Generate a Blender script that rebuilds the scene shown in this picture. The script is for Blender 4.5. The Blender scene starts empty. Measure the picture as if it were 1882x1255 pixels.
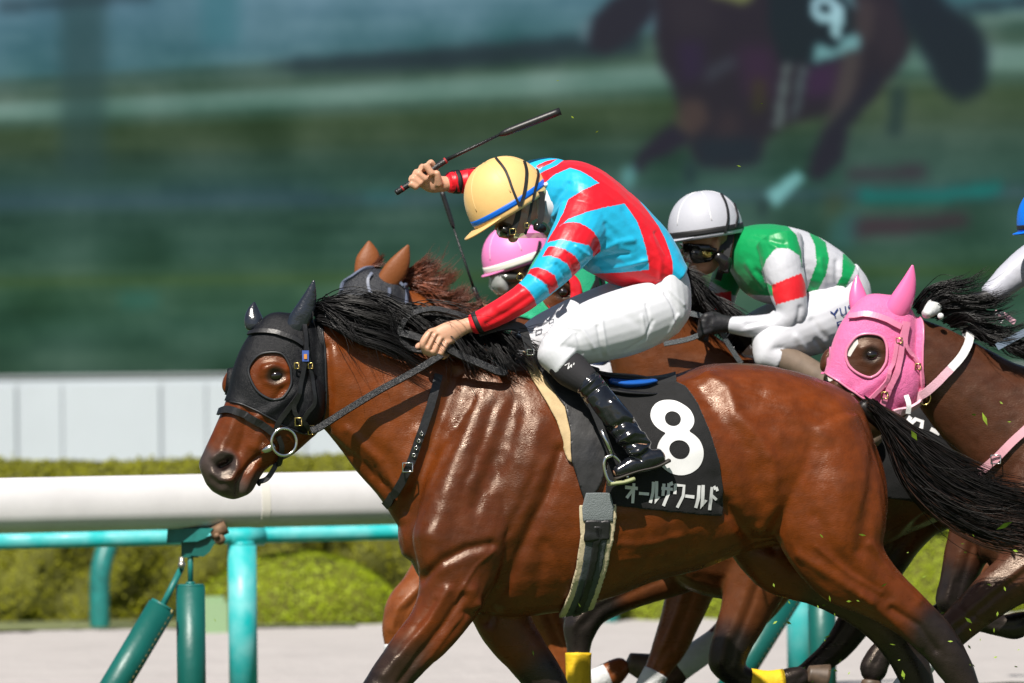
import bpy, math, random
import numpy as np
from mathutils import Vector
from mathutils.bvhtree import BVHTree
from mathutils.geometry import delaunay_2d_cdt

random.seed(7); rng = np.random.default_rng(7)
SC = bpy.context.scene
COL = SC.collection

# ------------------------------------------------------------------ camera
FP, CX, CY, HY, HC, ROLL = 12000.0, 941.0, 627.5, 664.0, 1.53, 0.011
CR, SR = math.cos(ROLL), math.sin(ROLL)
cam_d = bpy.data.cameras.new('camera'); cam = bpy.data.objects.new('camera', cam_d); COL.objects.link(cam)
cam.location = (0, 0, HC)
cam.rotation_euler = (math.radians(90), 0, 0)
cam.rotation_mode = 'QUATERNION'
from mathutils import Euler, Quaternion
cam.rotation_quaternion = Euler((math.radians(90), 0, 0)).to_quaternion() @ Quaternion((0, 0, 1), -ROLL)
cam_d.sensor_width = 36.0
cam_d.lens = FP / 1882.0 * 36.0
cam_d.shift_y = (HY - CY) / 1882.0
cam_d.clip_end = 3000; cam_d.clip_start = 0.5
cam_d.dof.use_dof = True
cam_d.dof.focus_distance = 21.85
cam_d.dof.aperture_fstop = 4.0
SC.camera = cam

# ------------------------------------------------------------------ light
SUN_EL, SUN_AZ = math.radians(51), math.radians(18)      # azimuth to the left of the viewing direction's back
sd = Vector((-math.sin(SUN_AZ) * math.cos(SUN_EL), -math.cos(SUN_AZ) * math.cos(SUN_EL), math.sin(SUN_EL)))
sun_d = bpy.data.lights.new('sun', 'SUN'); sun = bpy.data.objects.new('sun', sun_d); COL.objects.link(sun)
sun_d.energy = 5.0; sun_d.angle = math.radians(0.5); sun_d.color = (1.0, 0.94, 0.86)
sun.rotation_euler = sd.to_track_quat('Z', 'Y').to_euler()
sun.location = (0, 0, 30)
wd = bpy.data.worlds.new('World'); SC.world = wd; wd.use_nodes = True
nt = wd.node_tree
sky = nt.nodes.new('ShaderNodeTexSky'); sky.sky_type = 'NISHITA'; sky.sun_disc = False
sky.sun_elevation = SUN_EL; sky.sun_rotation = math.atan2(sd.x, sd.y)
sky.air_density = 1.0; sky.dust_density = 1.0
nt.links.new(sky.outputs[0], nt.nodes['Background'].inputs[0])
nt.nodes['Background'].inputs[1].default_value = 0.05
SC.view_settings.view_transform = 'Standard'; SC.view_settings.look = 'None'
SC.view_settings.exposure = 0.42; SC.view_settings.gamma = 1.0
SC.view_settings.use_curve_mapping = False
SC.cycles.use_denoising = True
SC.cycles.max_bounces = 6

# ------------------------------------------------------------------ pixel <-> world
def P(x, y, Y):
    u = x - CX; v = y - HY
    u2 = u * CR - v * SR; v2 = u * SR + v * CR
    return (u2 * Y / FP, Y, HC - v2 * Y / FP)
def Pa(x, y, Y):
    u = x - CX; v = y - HY
    u2 = u * CR - v * SR; v2 = u * SR + v * CR
    return np.stack([u2 * Y / FP, Y + 0 * u, HC - v2 * Y / FP], -1)
def to_px(co):
    u2 = co[:, 0] * FP / co[:, 1]; v2 = (HC - co[:, 2]) * FP / co[:, 1]
    u = u2 * CR + v2 * SR; v = -u2 * SR + v2 * CR
    return np.stack([u + CX, v + HY], -1)

class Fr:
    """a working frame: photograph pixels across, z = depth in pixels of the same size, k = tan(yaw)"""
    def __init__(s, Y0, xc, k=0.2):
        s.Y0, s.xc, s.k, s.u = Y0, xc, k, Y0 / FP          # u metres per pixel
    def pts(s, c, o):
        c = np.asarray(c, float); o = np.asarray(o, float)
        x = c[..., 0] + o[..., 0] - s.k * o[..., 2]
        y = c[..., 1] + o[..., 1]
        z = c[..., 2] + s.k * (c[..., 0] - s.xc) + o[..., 2] + s.k * o[..., 0]
        return Pa(x, y, s.Y0 + z * s.u)
    def pt(s, x, y, z=0.):
        return Vector(P(x, y, s.Y0 + (z + s.k * (x - s.xc)) * s.u))

def srgb(r, g, b):
    f = lambda c: (c / 255) / 12.92 if c / 255 <= 0.04045 else ((c / 255 + 0.055) / 1.055) ** 2.4
    return (f(r), f(g), f(b))

# ------------------------------------------------------------------ objects
def world_loc(o):
    v = Vector((0, 0, 0))
    while o is not None:
        v += o.location; o = o.parent
    return v
def link(name, me, parent=None, mat=None):
    o = bpy.data.objects.new(name, me); COL.objects.link(o)
    if mat is not None: me.materials.append(mat)
    if parent is not None:
        o.parent = parent; o.location = -world_loc(parent)
    return o
def rebase(o, base):
    """move a top-level mesh's origin to the base point without moving the mesh"""
    me = o.data
    co = np.empty(len(me.vertices) * 3); me.vertices.foreach_get('co', co)
    co = co.reshape(-1, 3) - np.array(base); me.vertices.foreach_set('co', co.ravel()); me.update()
    o.location = base
def tag(o, label=None, cat=None, group=None, kind=None):
    if label: o['label'] = label
    if cat: o['category'] = cat
    if group: o['group'] = group
    if kind: o['kind'] = kind
    return o
def thing(name, label, cat, loc, group=None):
    o = bpy.data.objects.new(name, None); COL.objects.link(o); o.location = loc
    o.empty_display_size = 0.1
    return tag(o, label, cat, group)
def mesh_from(name, co, faces, smooth=True, colors=None):
    me = bpy.data.meshes.new(name)
    co = np.asarray(co, np.float32)
    if isinstance(faces, np.ndarray):
        n, k = faces.shape
        me.vertices.add(len(co)); me.vertices.foreach_set('co', co.ravel())
        me.loops.add(n * k); me.loops.foreach_set('vertex_index', faces.ravel().astype(np.int32))
        me.polygons.add(n); me.polygons.foreach_set('loop_start', np.arange(0, n * k, k, dtype=np.int32))
        me.update(calc_edges=True)
    else:
        me.from_pydata(co.tolist(), [], faces); me.update()
    if smooth:
        me.polygons.foreach_set('use_smooth', np.ones(len(me.polygons), bool))
    if colors is not None:
        a = me.color_attributes.new('Col', 'FLOAT_COLOR', 'POINT')
        c4 = np.ones((len(co), 4), np.float32); c4[:, :3] = colors
        a.data.foreach_set('color', c4.ravel())
    me.validate()
    return me

class MB:
    def __init__(s): s.v = []; s.f = []; s.n = 0
    def add(s, co, faces):
        co = np.asarray(co, float).reshape(-1, 3)
        s.v.append(co); s.f += [tuple(i + s.n for i in f) for f in faces]; s.n += len(co)
    def co(s): return np.concatenate(s.v)
    def mesh(s, name, smooth=True): return mesh_from(name, s.co(), s.f, smooth)
    def build(s, name, mat, parent=None, smooth=True): return link(name, s.mesh(name, smooth), parent, mat)
    def box(s, c, e, rot=None):
        c = np.array(c, float); e = np.array(e, float) / 2
        q = np.array([[x, y, z] for x in (-1, 1) for y in (-1, 1) for z in (-1, 1)], float) * e
        if rot is not None: q = q @ np.array(rot.to_matrix()).T
        s.add(q + c, [(0, 1, 3, 2), (4, 6, 7, 5), (0, 4, 5, 1), (2, 3, 7, 6), (0, 2, 6, 4), (1, 5, 7, 3)])
    def cyl(s, a, b, r, r2=None, seg=16, cap=True):
        a = Vector(a); b = Vector(b); r2 = r if r2 is None else r2
        d = (b - a).normalized(); q = d.to_track_quat('Z', 'Y')
        ring = []
        for c, rr in ((a, r), (b, r2)):
            for i in range(seg):
                t = 2 * math.pi * i / seg
                ring.append(c + q @ Vector((math.cos(t) * rr, math.sin(t) * rr, 0)))
        f = [(i, (i + 1) % seg, seg + (i + 1) % seg, seg + i) for i in range(seg)]
        if cap: f += [tuple(range(seg - 1, -1, -1)), tuple(range(seg, 2 * seg))]
        s.add([tuple(p) for p in ring], f)
    def path(s, pts, r, seg=8, closed=False):
        pts = [Vector(p) for p in pts]; n = len(pts); ring = []
        rr = r if hasattr(r, '__len__') else [r] * n
        for i, p in enumerate(pts):
            t = (pts[(i + 1) % n] - pts[i - 1]) if closed else (pts[min(i + 1, n - 1)] - pts[max(i - 1, 0)])
            t = t.normalized()
            if i == 0:
                ax = t.cross(Vector((0, 0, 1))); ax = (ax if ax.length > .05 else t.cross(Vector((0, 1, 0)))).normalized()
            else: ax = (ax - t * ax.dot(t)).normalized()
            bx = t.cross(ax)
            for j in range(seg):
                a = 2 * math.pi * j / seg
                ring.append(tuple(p + ax * (math.cos(a) * rr[i]) + bx * (math.sin(a) * rr[i])))
        m = n if closed else n - 1
        f = [(i * seg + j, i * seg + (j + 1) % seg, ((i + 1) % n) * seg + (j + 1) % seg, ((i + 1) % n) * seg + j) for i in range(m) for j in range(seg)]
        if not closed: f += [tuple(range(seg - 1, -1, -1)), tuple(range((n - 1) * seg, n * seg))]
        s.add(ring, f)

def crom(a, sub):
    a = np.asarray(a, float); n = len(a); out = []
    for i in range(n - 1):
        p0 = a[i - 1] if i else 2 * a[0] - a[1]
        p1, p2 = a[i], a[i + 1]
        p3 = a[i + 2] if i + 2 < n else 2 * a[-1] - a[-2]
        for j in range(sub):
            t = j / sub
            out.append(0.5 * (2 * p1 + (p2 - p0) * t + (2 * p0 - 5 * p1 + 4 * p2 - p3) * t * t + (3 * p1 - p0 - 3 * p2 + p3) * t ** 3))
    out.append(a[-1]); return np.array(out)

def tube(mb, fr, secs, sub=5, seg=22, p=1.0, cap=0.55, rs=1.0):
    """secs: ('p',tx,ty,bx,by,hw[,z]) outline pair  or ('c',x,y,z,ra,rb) centre with in-plane and depth radii"""
    C = []; A = []; B = []
    for s in secs:
        if s[0] == 'p': C.append(((s[1] + s[3]) / 2, (s[2] + s[4]) / 2, s[6] if len(s) > 6 else 0.))
        else: C.append((s[1], s[2], s[3]))
    C = np.array(C, float); n = len(C)
    last = np.array((1., 0, 0))
    for i, s in enumerate(secs):
        T = C[min(i + 1, n - 1)] - C[max(i - 1, 0)]
        if s[0] == 'p':
            A.append(((s[1] - s[3]) / 2, (s[2] - s[4]) / 2, 0)); B.append((0, 0, s[5]))
        else:
            a = np.array((T[1], -T[0], 0.))
            if np.linalg.norm(a) < 0.15 * np.linalg.norm(T): a = last
            a = a / np.linalg.norm(a); last = a
            b = np.cross(T, a); b = b / np.linalg.norm(b)
            if b[2] < 0: b = -b
            if i and np.dot(a, np.array(A[-1])) < 0: a = -a
            A.append(a * s[4]); B.append(b * s[5])
    C = crom(C, sub); A = crom(A, sub) * rs; B = crom(B, sub) * rs
    th = np.linspace(0, 2 * math.pi, seg, endpoint=False)
    ct = np.sign(np.cos(th)) * np.abs(np.cos(th)) ** p; st = np.sign(np.sin(th)) * np.abs(np.sin(th)) ** p
    rings = []; m = len(C)
    def ring(c, a, b): rings.append(fr.pts(np.tile(c, (seg, 1)), ct[:, None] * a + st[:, None] * b))
    def endc(i, j):
        d = C[i] - C[j]; d = d / (np.linalg.norm(d) + 1e-9)
        return d * min(np.linalg.norm(A[i]), np.linalg.norm(B[i])) * cap
    d0 = endc(0, 1); d1 = endc(m - 1, m - 2)
    ring(C[0] + d0 * 0.75, A[0] * 0.62, B[0] * 0.62)
    for i in range(m): ring(C[i], A[i], B[i])
    ring(C[-1] + d1 * 0.75, A[-1] * 0.62, B[-1] * 0.62)
    tip0 = fr.pts(C[0] + d0, np.zeros(3)); tip1 = fr.pts(C[-1] + d1, np.zeros(3))
    R = len(rings)
    f = [(i * seg + j, i * seg + (j + 1) % seg, (i + 1) * seg + (j + 1) % seg, (i + 1) * seg + j) for i in range(R - 1) for j in range(seg)]
    k0 = R * seg
    f += [(k0, (j + 1) % seg, j) for j in range(seg)]
    f += [(k0 + 1, (R - 1) * seg + j, (R - 1) * seg + (j + 1) % seg) for j in range(seg)]
    mb.add(np.concatenate(rings + [tip0[None], tip1[None]]), f)

def blob(mb, fr, x, y, z, rx, ry, rz, ang=0):
    """ellipsoid; ang turns it in the picture plane (degrees)"""
    ca, sa = math.cos(math.radians(ang)), math.sin(math.radians(ang))
    nu, nv = 14, 10; co = []
    for j in range(1, nv):
        b = math.pi * j / nv
        for i in range(nu):
            a = 2 * math.pi * i / nu
            ex, ey, ez = rx * math.sin(b) * math.cos(a), ry * math.cos(b), rz * math.sin(b) * math.sin(a)
            co.append((ex * ca - ey * sa, ex * sa + ey * ca, ez))
    co.append((-ry * sa, ry * ca, 0)); co.append((ry * sa, -ry * ca, 0))
    co = fr.pts(np.tile((x, y, z), (len(co), 1)), np.array(co))
    f = [(j * nu + i, (j + 1) * nu + i, (j + 1) * nu + (i + 1) % nu, j * nu + (i + 1) % nu) for j in range(nv - 2) for i in range(nu)]
    t, b = (nv - 1) * nu, (nv - 1) * nu + 1
    f += [(t, i, (i + 1) % nu) for i in range(nu)]
    f += [(b, (nv - 2) * nu + (i + 1) % nu, (nv - 2) * nu + i) for i in range(nu)]
    mb.add(co, f)

# ------------------------------------------------------------------ sculpting
class Skin:
    """a continuous surface: voxel union of the volumes in a MB, smoothed and sculpted"""
    def __init__(s, mb, voxel, smooth=6):
        me = mb.mesh('tmp'); o = bpy.data.objects.new('tmp', me); COL.objects.link(o)
        m = o.modifiers.new('r', 'REMESH'); m.mode = 'VOXEL'; m.voxel_size = voxel; m.adaptivity = 0
        dg = bpy.context.evaluated_depsgraph_get(); dg.update()
        ev = o.evaluated_get(dg); m2 = ev.to_mesh()
        n = len(m2.vertices); co = np.empty(n * 3, np.float32); m2.vertices.foreach_get('co', co); s.co = co.reshape(-1, 3).astype(float)
        nf = len(m2.polygons); ls = np.empty(nf, np.int32); m2.polygons.foreach_get('loop_total', ls)
        vi = np.empty(len(m2.loops), np.int32); m2.loops.foreach_get('vertex_index', vi)
        assert (ls == 4).all()
        s.f = vi.reshape(-1, 4)
        ev.to_mesh_clear(); bpy.data.objects.remove(o); bpy.data.meshes.remove(me)
        e = np.concatenate([s.f[:, [0, 1]], s.f[:, [1, 2]], s.f[:, [2, 3]], s.f[:, [3, 0]]]); s.e = e
        s.deg = np.bincount(e.ravel(), minlength=len(s.co)).astype(float)
        s.smooth(smooth); s.voxel = voxel
    def avg(s, a):
        out = np.zeros_like(a)
        for k in range(a.shape[1]):
            out[:, k] = np.bincount(s.e[:, 0], a[s.e[:, 1], k], len(a)) + np.bincount(s.e[:, 1], a[s.e[:, 0], k], len(a))
        return out / s.deg[:, None]
    def smooth(s, it, w=None):
        for i in range(it):
            d1 = (s.avg(s.co) - s.co) * 0.6
            if w is not None: d1 = d1 * w[:, None]
            s.co = s.co + d1
            d2 = (s.avg(s.co) - s.co) * -0.45
            if w is not None: d2 = d2 * w[:, None]
            s.co = s.co + d2
    def normals(s):
        a, b, c, d = (s.co[s.f[:, i]] for i in range(4))
        fn = np.cross(c - a, d - b); n = np.zeros_like(s.co)
        for i in range(4):
            for k in range(3): n[:, k] += np.bincount(s.f[:, i], fn[:, k], len(s.co))
        return n / (np.linalg.norm(n, axis=1)[:, None] + 1e-12)
    def px(s): return to_px(s.co)
    def sculpt(s, u, strokes):
        """strokes: (points in photo pixels, width, height) - ridges (+) and grooves (-) on the side facing us"""
        n = s.normals(); px = s.px(); near = np.clip(-n[:, 1] * 2.2, 0, 1); d = np.zeros(len(s.co))
        for pts, w, h in strokes:
            dist = poly_dist(px, pts, cut=3 * w)
            d += h * np.exp(-(dist / w) ** 2)
        s.co = s.co + n * (d * near * u)[:, None]
    def bvh(s): return BVHTree.FromPolygons(s.co.tolist(), s.f.tolist())
    def mesh(s, name, colors=None): return mesh_from(name, s.co, s.f, True, colors)

def poly_dist(px, pts, cut=1e9):
    pts = np.asarray(pts, float); best = np.full(len(px), 1e9)
    lo = pts.min(0) - cut; hi = pts.max(0) + cut
    m = ((px >= lo) & (px <= hi)).all(1); q = px[m]
    if len(q) == 0: return best
    b = np.full(len(q), 1e9)
    if len(pts) == 1: b = np.linalg.norm(q - pts[0], axis=1)
    for i in range(len(pts) - 1):
        a, d = pts[i], pts[i + 1] - pts[i]
        t = np.clip(((q - a) @ d) / (d @ d + 1e-9), 0, 1)
        b = np.minimum(b, np.linalg.norm(q - a - t[:, None] * d, axis=1))
    best[m] = b; return best
def dist3(co, pts):
    pts = np.asarray(pts, float); b = np.full(len(co), 1e9); tt = np.zeros(len(co))
    for i in range(len(pts) - 1):
        a, d = pts[i], pts[i + 1] - pts[i]
        t = np.clip(((co - a) @ d) / (d @ d + 1e-9), 0, 1)
        q = np.linalg.norm(co - a - t[:, None] * d, axis=1)
        m = q < b; b[m] = q[m]; tt[m] = (i + t)[m]
    return b, tt
def inside(px, poly):
    poly = np.asarray(poly, float); x, y = px[:, 0], px[:, 1]; r = np.zeros(len(px), bool)
    j = len(poly) - 1
    for i in range(len(poly)):
        xi, yi = poly[i]; xj, yj = poly[j]
        c = ((yi > y) != (yj > y)) & (x < (xj - xi) * (y - yi) / (yj - yi + 1e-12) + xi)
        r ^= c; j = i
    return r
def nearest_on(px, polys):
    best = np.full(len(px), 1e9); out = px.copy()
    for poly in polys:
        poly = np.asarray(poly, float)
        for i in range(len(poly)):
            a = poly[i]; d = poly[(i + 1) % len(poly)] - a
            t = np.clip(((px - a) @ d) / (d @ d + 1e-9), 0, 1); q = a + t[:, None] * d
            l = np.linalg.norm(px - q, axis=1); m = l < best
            best[m] = l[m]; out[m] = q[m]
    return out, best
def smooth_poly(pts, sub=5):
    pts = list(pts); p = [pts[-1]] + pts + pts[:2]
    return crom(p, sub)[sub:-sub - 1]

def shell(name, skin, poly, holes, off, thick, mat, parent, side='both', snap=14, colors=None, cond=None):
    """a fitted layer (cloth, hood, flap, girth) over part of a skin: its faces inside a pixel outline, lifted off"""
    px = skin.px(); n = skin.normals(); cen = px[skin.f].mean(1)
    sel = inside(cen, poly)
    for h in holes: sel &= ~inside(cen, h)
    fn = n[skin.f].mean(1)
    if side == 'near': sel &= fn[:, 1] < 0.12
    if cond is not None: sel &= cond[skin.f].all(1)
    f = skin.f[sel]
    used = np.unique(f); idx = -np.ones(len(px), int); idx[used] = np.arange(len(used)); f = idx[f]
    co = skin.co[used].copy(); nn = n[used]; q = px[used]
    e = np.sort(np.concatenate([f[:, [0, 1]], f[:, [1, 2]], f[:, [2, 3]], f[:, [3, 0]]]), axis=1)
    ue, cnt = np.unique(e, axis=0, return_counts=True)
    bd = np.zeros(len(co), bool); bd[ue[cnt == 1].ravel()] = True
    tgt, dist = nearest_on(q, [poly] + list(holes))
    mv = bd & (dist < snap)
    d = (tgt - q) * (co[:, 1] / FP)[:, None]; d[~mv] = 0
    co[:, 0] += d[:, 0] * CR - d[:, 1] * SR; co[:, 2] -= d[:, 0] * SR + d[:, 1] * CR
    co = co + nn * off
    c = None if colors is None else colors(to_px(co))
    o = link(name, mesh_from(name, co, f, True, c), parent, mat)
    if thick:
        m = o.modifiers.new('solid', 'SOLIDIFY'); m.thickness = thick; m.offset = 1.0
    return o

def ray(bvh, x, y):
    d = Vector(P(x, y, 30.0)) - Vector((0, 0, HC))
    return bvh.ray_cast(Vector((0, 0, HC)), d.normalized())

def decal(name, bvh, outlines, off, mat, parent, grid=9.0, thick=0.0, colors=None):
    """flat print or patch: polygons (outer, [holes]) in photo pixels laid on a surface"""
    V = []; F = []
    for outer, holes in outlines:
        pts = []; edges = []
        for lp in [outer] + list(holes):
            lp = np.asarray(lp, float); s = len(pts); r = []
            for i in range(len(lp)):
                a, b = lp[i], lp[(i + 1) % len(lp)]; m = max(1, int(np.linalg.norm(b - a) / grid))
                r += [tuple(a + (b - a) * k / m) for k in range(m)]
            pts += r; edges += [(s + i, s + (i + 1) % len(r)) for i in range(len(r))]
        o = np.asarray(outer); lo, hi = o.min(0), o.max(0)
        g = np.array([(x, y) for x in np.arange(lo[0] + grid / 2, hi[0], grid) for y in np.arange(lo[1] + grid / 2, hi[1], grid)])
        if len(g):
            k = inside(g, outer)
            for h in holes: k &= ~inside(g, h)
            g = g[k]
            if len(g):
                _, dd = nearest_on(g, [outer] + list(holes)); pts += [tuple(p) for p in g[dd > grid * 0.4]]
        vs, es, fs, *_ = delaunay_2d_cdt([Vector(p) for p in pts], edges, [], 0, 1e-4)
        va = np.array([tuple(v) for v in vs]); ft = np.array([f for f in fs if len(f) == 3])
        c = va[ft].mean(1); k = inside(c, outer)
        for h in holes: k &= ~inside(c, h)
        ft = ft[k]; lastY = None; co = []
        for (x, y) in va:
            h = ray(bvh, x, y)
            if h[0] is not None:
                co.append(h[0] + (h[1] if h[1].y < 0 else -h[1]) * off); lastY = h[0].y
            else:
                co.append(Vector(P(x, y, lastY or 22.0)))
        co = np.array([tuple(v) for v in co])
        a, b, cc = (co[ft[:, i]] for i in range(3)); flip = np.cross(b - a, cc - a)[:, 1] > 0
        ft[flip] = ft[flip][:, ::-1]
        F += (ft + sum(len(v) for v in V)).tolist(); V.append(co)
    V = np.concatenate(V); c = None if colors is None else colors(to_px(V))
    o = link(name, mesh_from(name, V, F, True, c), parent, mat)
    if thick:
        m = o.modifiers.new('solid', 'SOLIDIFY'); m.thickness = thick; m.offset = 0.0
    return o

def ribbon(mb, pts, width, thick, ups):
    """flat strap through world points; ups = surface normals"""
    n = len(pts); pts = [Vector(p) for p in pts]; ring = []
    w = width if hasattr(width, '__len__') else [width] * n
    for i, p in enumerate(pts):
        t = (pts[min(i + 1, n - 1)] - pts[max(i - 1, 0)]).normalized(); u = Vector(ups[i]); s = t.cross(u)
        if s.length < 1e-6: s = Vector((0, 0, 1))
        s.normalize(); u = s.cross(t).normalized()
        for a, b in ((-.5, -.5), (.5, -.5), (.5, .5), (-.5, .5)): ring.append(tuple(p + s * (a * w[i]) + u * (b * thick)))
    f = [(i * 4 + j, i * 4 + (j + 1) % 4, (i + 1) * 4 + (j + 1) % 4, (i + 1) * 4 + j) for i in range(n - 1) for j in range(4)]
    f += [(3, 2, 1, 0), tuple(range((n - 1) * 4, n * 4))]
    mb.add(ring, f)
def strap(name, bvh, px, width, mat, parent, u, off=5, thick=4, sub=6, fallback=None, mb=None):
    """strap following pixels over a surface; width/off/thick in pixels of size u"""
    q = crom(px, sub); pts = []; ups = []; ly = fallback
    for x, y in q:
        h = ray(bvh, x, y)
        if h[0] is not None:
            nn = h[1] if h[1].y < 0 else -h[1]
            pts.append(h[0] + nn * off * u); ups.append(nn); ly = h[0].y
        elif ly is not None: pts.append(Vector(P(x, y, ly))); ups.append(Vector((0, -1, 0.2)))
    for it in range(3):   # straps bridge hollows
        ys = [p.y for p in pts]
        for i in range(1, len(pts) - 1): pts[i].y = min(pts[i].y, (ys[i - 1] + ys[i + 1]) / 2 * 0.5 + ys[i] * 0.5)
    own = mb is None; mb = mb or MB(); ribbon(mb, pts, width * u, thick * u, ups)
    return mb.build(name, mat, parent, False) if own else pts
def free_strap(mb, fr, px3, width, thick, up=(0, -1, 0.2), sub=6):
    q = crom(px3, sub); pts = [fr.pt(*p[:3]) for p in q]
    ribbon(mb, pts, width * fr.u, thick * fr.u, [Vector(up)] * len(pts))

def hair(name, fr, guides, n, w, jit, mat, parent, seed=1, segs=10, spread=1.0, clump=14, cj=1.0):
    """guides: list of polylines (x,y,z) with equal point counts; strands run between neighbouring guides"""
    r = np.random.default_rng(seed)
    g = np.array(guides, float); G = len(g)
    gi = np.array([crom(a, segs // (g.shape[1] - 1) + 1) for a in g]); m = gi.shape[1]
    tt = np.linspace(0, 1, m)
    nc = max(1, n // clump); ct = r.uniform(0, G - 1 - 1e-6, nc); V = []; F = []
    coff = r.normal(0, jit * cj, (nc, 3)); clen = r.uniform(0.72, 1.05, nc); cph = r.uniform(0, 6.28, (nc, 2))
    base = 0
    for i in range(n):
        c = i % nc; t = np.clip(ct[c] + r.normal(0, 0.06 * spread), 0, G - 1 - 1e-6); k = int(t); fr_ = t - k
        s = gi[k] * (1 - fr_) + gi[k + 1] * fr_
        ln = clen[c] * r.uniform(0.85, 1.0)
        si = np.stack([np.interp(tt * ln, tt, s[:, a]) for a in range(3)], -1)
        si += coff[c] * (tt ** 1.3)[:, None] + r.normal(0, jit * 0.35, 3) * (tt ** 1.6)[:, None] + r.normal(0, jit * 0.18, 3)
        si[:, 1] += np.sin(tt * 7 + cph[c, 0]) * jit * 0.35 * tt; si[:, 0] += np.sin(tt * 9 + cph[c, 1]) * jit * 0.2 * tt
        rad = w * (1 - 0.85 * tt ** 2) * r.uniform(0.6, 1.3)
        d = np.gradient(si, axis=0); d /= np.linalg.norm(d, axis=1)[:, None] + 1e-9
        a = np.stack([-d[:, 1], d[:, 0], 0 * d[:, 0]], -1); a /= np.linalg.norm(a, axis=1)[:, None] + 1e-9
        b = np.cross(d, a)
        ring = np.stack([a, -0.5 * a + 0.8 * b, -0.5 * a - 0.8 * b], 1) * rad[:, None, None]
        co = fr.pts(np.repeat(si[:, None], 3, 1), ring).reshape(-1, 3)
        V.append(co)
        j = np.arange(m - 1)[:, None] * 3 + base
        q = np.stack([np.stack([j[:, 0] + a_, j[:, 0] + (a_ + 1) % 3, j[:, 0] + 3 + (a_ + 1) % 3, j[:, 0] + 3 + a_], -1) for a_ in range(3)], 1).reshape(-1, 4)
        F.append(q); base += m * 3
    return link(name, mesh_from(name, np.concatenate(V), np.concatenate(F)), parent, mat)

# ------------------------------------------------------------------ materials
_M = {}
def mat(name, col=(0.5, 0.5, 0.5), rough=0.5, metal=0.0, spec=0.5, attr=False, bump=None, var=None, coat=0.0, sheen=0.0, rvar=None, stretch=None, emit=0, trans=0, alpha=1.0, bump2=None, coatr=0.15):
    if name in _M: return _M[name]
    m = bpy.data.materials.new(name); m.use_nodes = True; t = m.node_tree; b = t.nodes['Principled BSDF']; L = t.links.new
    b.inputs['Base Color'].default_value = (*col, 1); b.inputs['Roughness'].default_value = rough
    b.inputs['Metallic'].default_value = metal; b.inputs['Specular IOR Level'].default_value = spec
    b.inputs['Coat Weight'].default_value = coat; b.inputs['Coat Roughness'].default_value = coatr
    b.inputs['Sheen Weight'].default_value = sheen
    b.inputs['Transmission Weight'].default_value = trans; b.inputs['Alpha'].default_value = alpha
    co = t.nodes.new('ShaderNodeTexCoord'); src = co.outputs['Object']
    if stretch:
        mp = t.nodes.new('ShaderNodeMapping'); L(src, mp.inputs[0]); mp.inputs['Scale'].default_value = stretch; src = mp.outputs[0]
    c = None
    if attr:
        a = t.nodes.new('ShaderNodeAttribute'); a.attribute_name = 'Col'; c = a.outputs['Color']; L(c, b.inputs['Base Color'])
    if var:                       # (scale, amount)
        nz = t.nodes.new('ShaderNodeTexNoise'); nz.inputs['Scale'].default_value = var[0]; nz.inputs['Detail'].default_value = 6; nz.inputs['Roughness'].default_value = 0.62
        L(src, nz.inputs['Vector'])
        mr = t.nodes.new('ShaderNodeMapRange'); mr.inputs[1].default_value = 0.3; mr.inputs[2].default_value = 0.7
        mr.inputs[3].default_value = 1 - var[1]; mr.inputs[4].default_value = 1 + var[1]; L(nz.outputs[0], mr.inputs[0])
        mx = t.nodes.new('ShaderNodeMix'); mx.data_type = 'RGBA'; mx.blend_type = 'MULTIPLY'; mx.inputs[0].default_value = 1
        if c is not None: L(c, mx.inputs[6])
        else: mx.inputs[6].default_value = (*col, 1)
        L(mr.outputs[0], mx.inputs[7]); L(mx.outputs[2], b.inputs['Base Color'])
    if rvar:                      # (scale, lo, hi)
        nz = t.nodes.new('ShaderNodeTexNoise'); nz.inputs['Scale'].default_value = rvar[0]; nz.inputs['Detail'].default_value = 5; L(src, nz.inputs['Vector'])
        mr = t.nodes.new('ShaderNodeMapRange'); mr.inputs[1].default_value = 0.35; mr.inputs[2].default_value = 0.65
        mr.inputs[3].default_value = rvar[1]; mr.inputs[4].default_value = rvar[2]; L(nz.outputs[0], mr.inputs[0]); L(mr.outputs[0], b.inputs['Roughness'])
    prev = None
    for bp in (bump, bump2):
        if not bp: continue      # (scale, strength, distance[, detail])
        nz = t.nodes.new('ShaderNodeTexNoise'); nz.inputs['Scale'].default_value = bp[0]; nz.inputs['Detail'].default_value = bp[3] if len(bp) > 3 else 4
        L(src, nz.inputs['Vector'])
        bn = t.nodes.new('ShaderNodeBump'); bn.inputs['Strength'].default_value = bp[1]; bn.inputs['Distance'].default_value = bp[2]
        L(nz.outputs[0], bn.inputs['Height'])
        if prev is not None: L(prev, bn.inputs['Normal'])
        prev = bn.outputs[0]
    if prev is not None:
        L(prev, b.inputs['Normal'])
        if coat: L(prev, b.inputs['Coat Normal'])
    _M[name] = m; return m
# ================================================================== SETTING
def Yl(px, Yb, m): return Yb / (1 - m * (px - CX) / FP)
def on_line(px, Yb, m, z):
    Y = Yl(px, Yb, m); return Vector(((px - CX) * Y / FP, Y, z))

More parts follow.
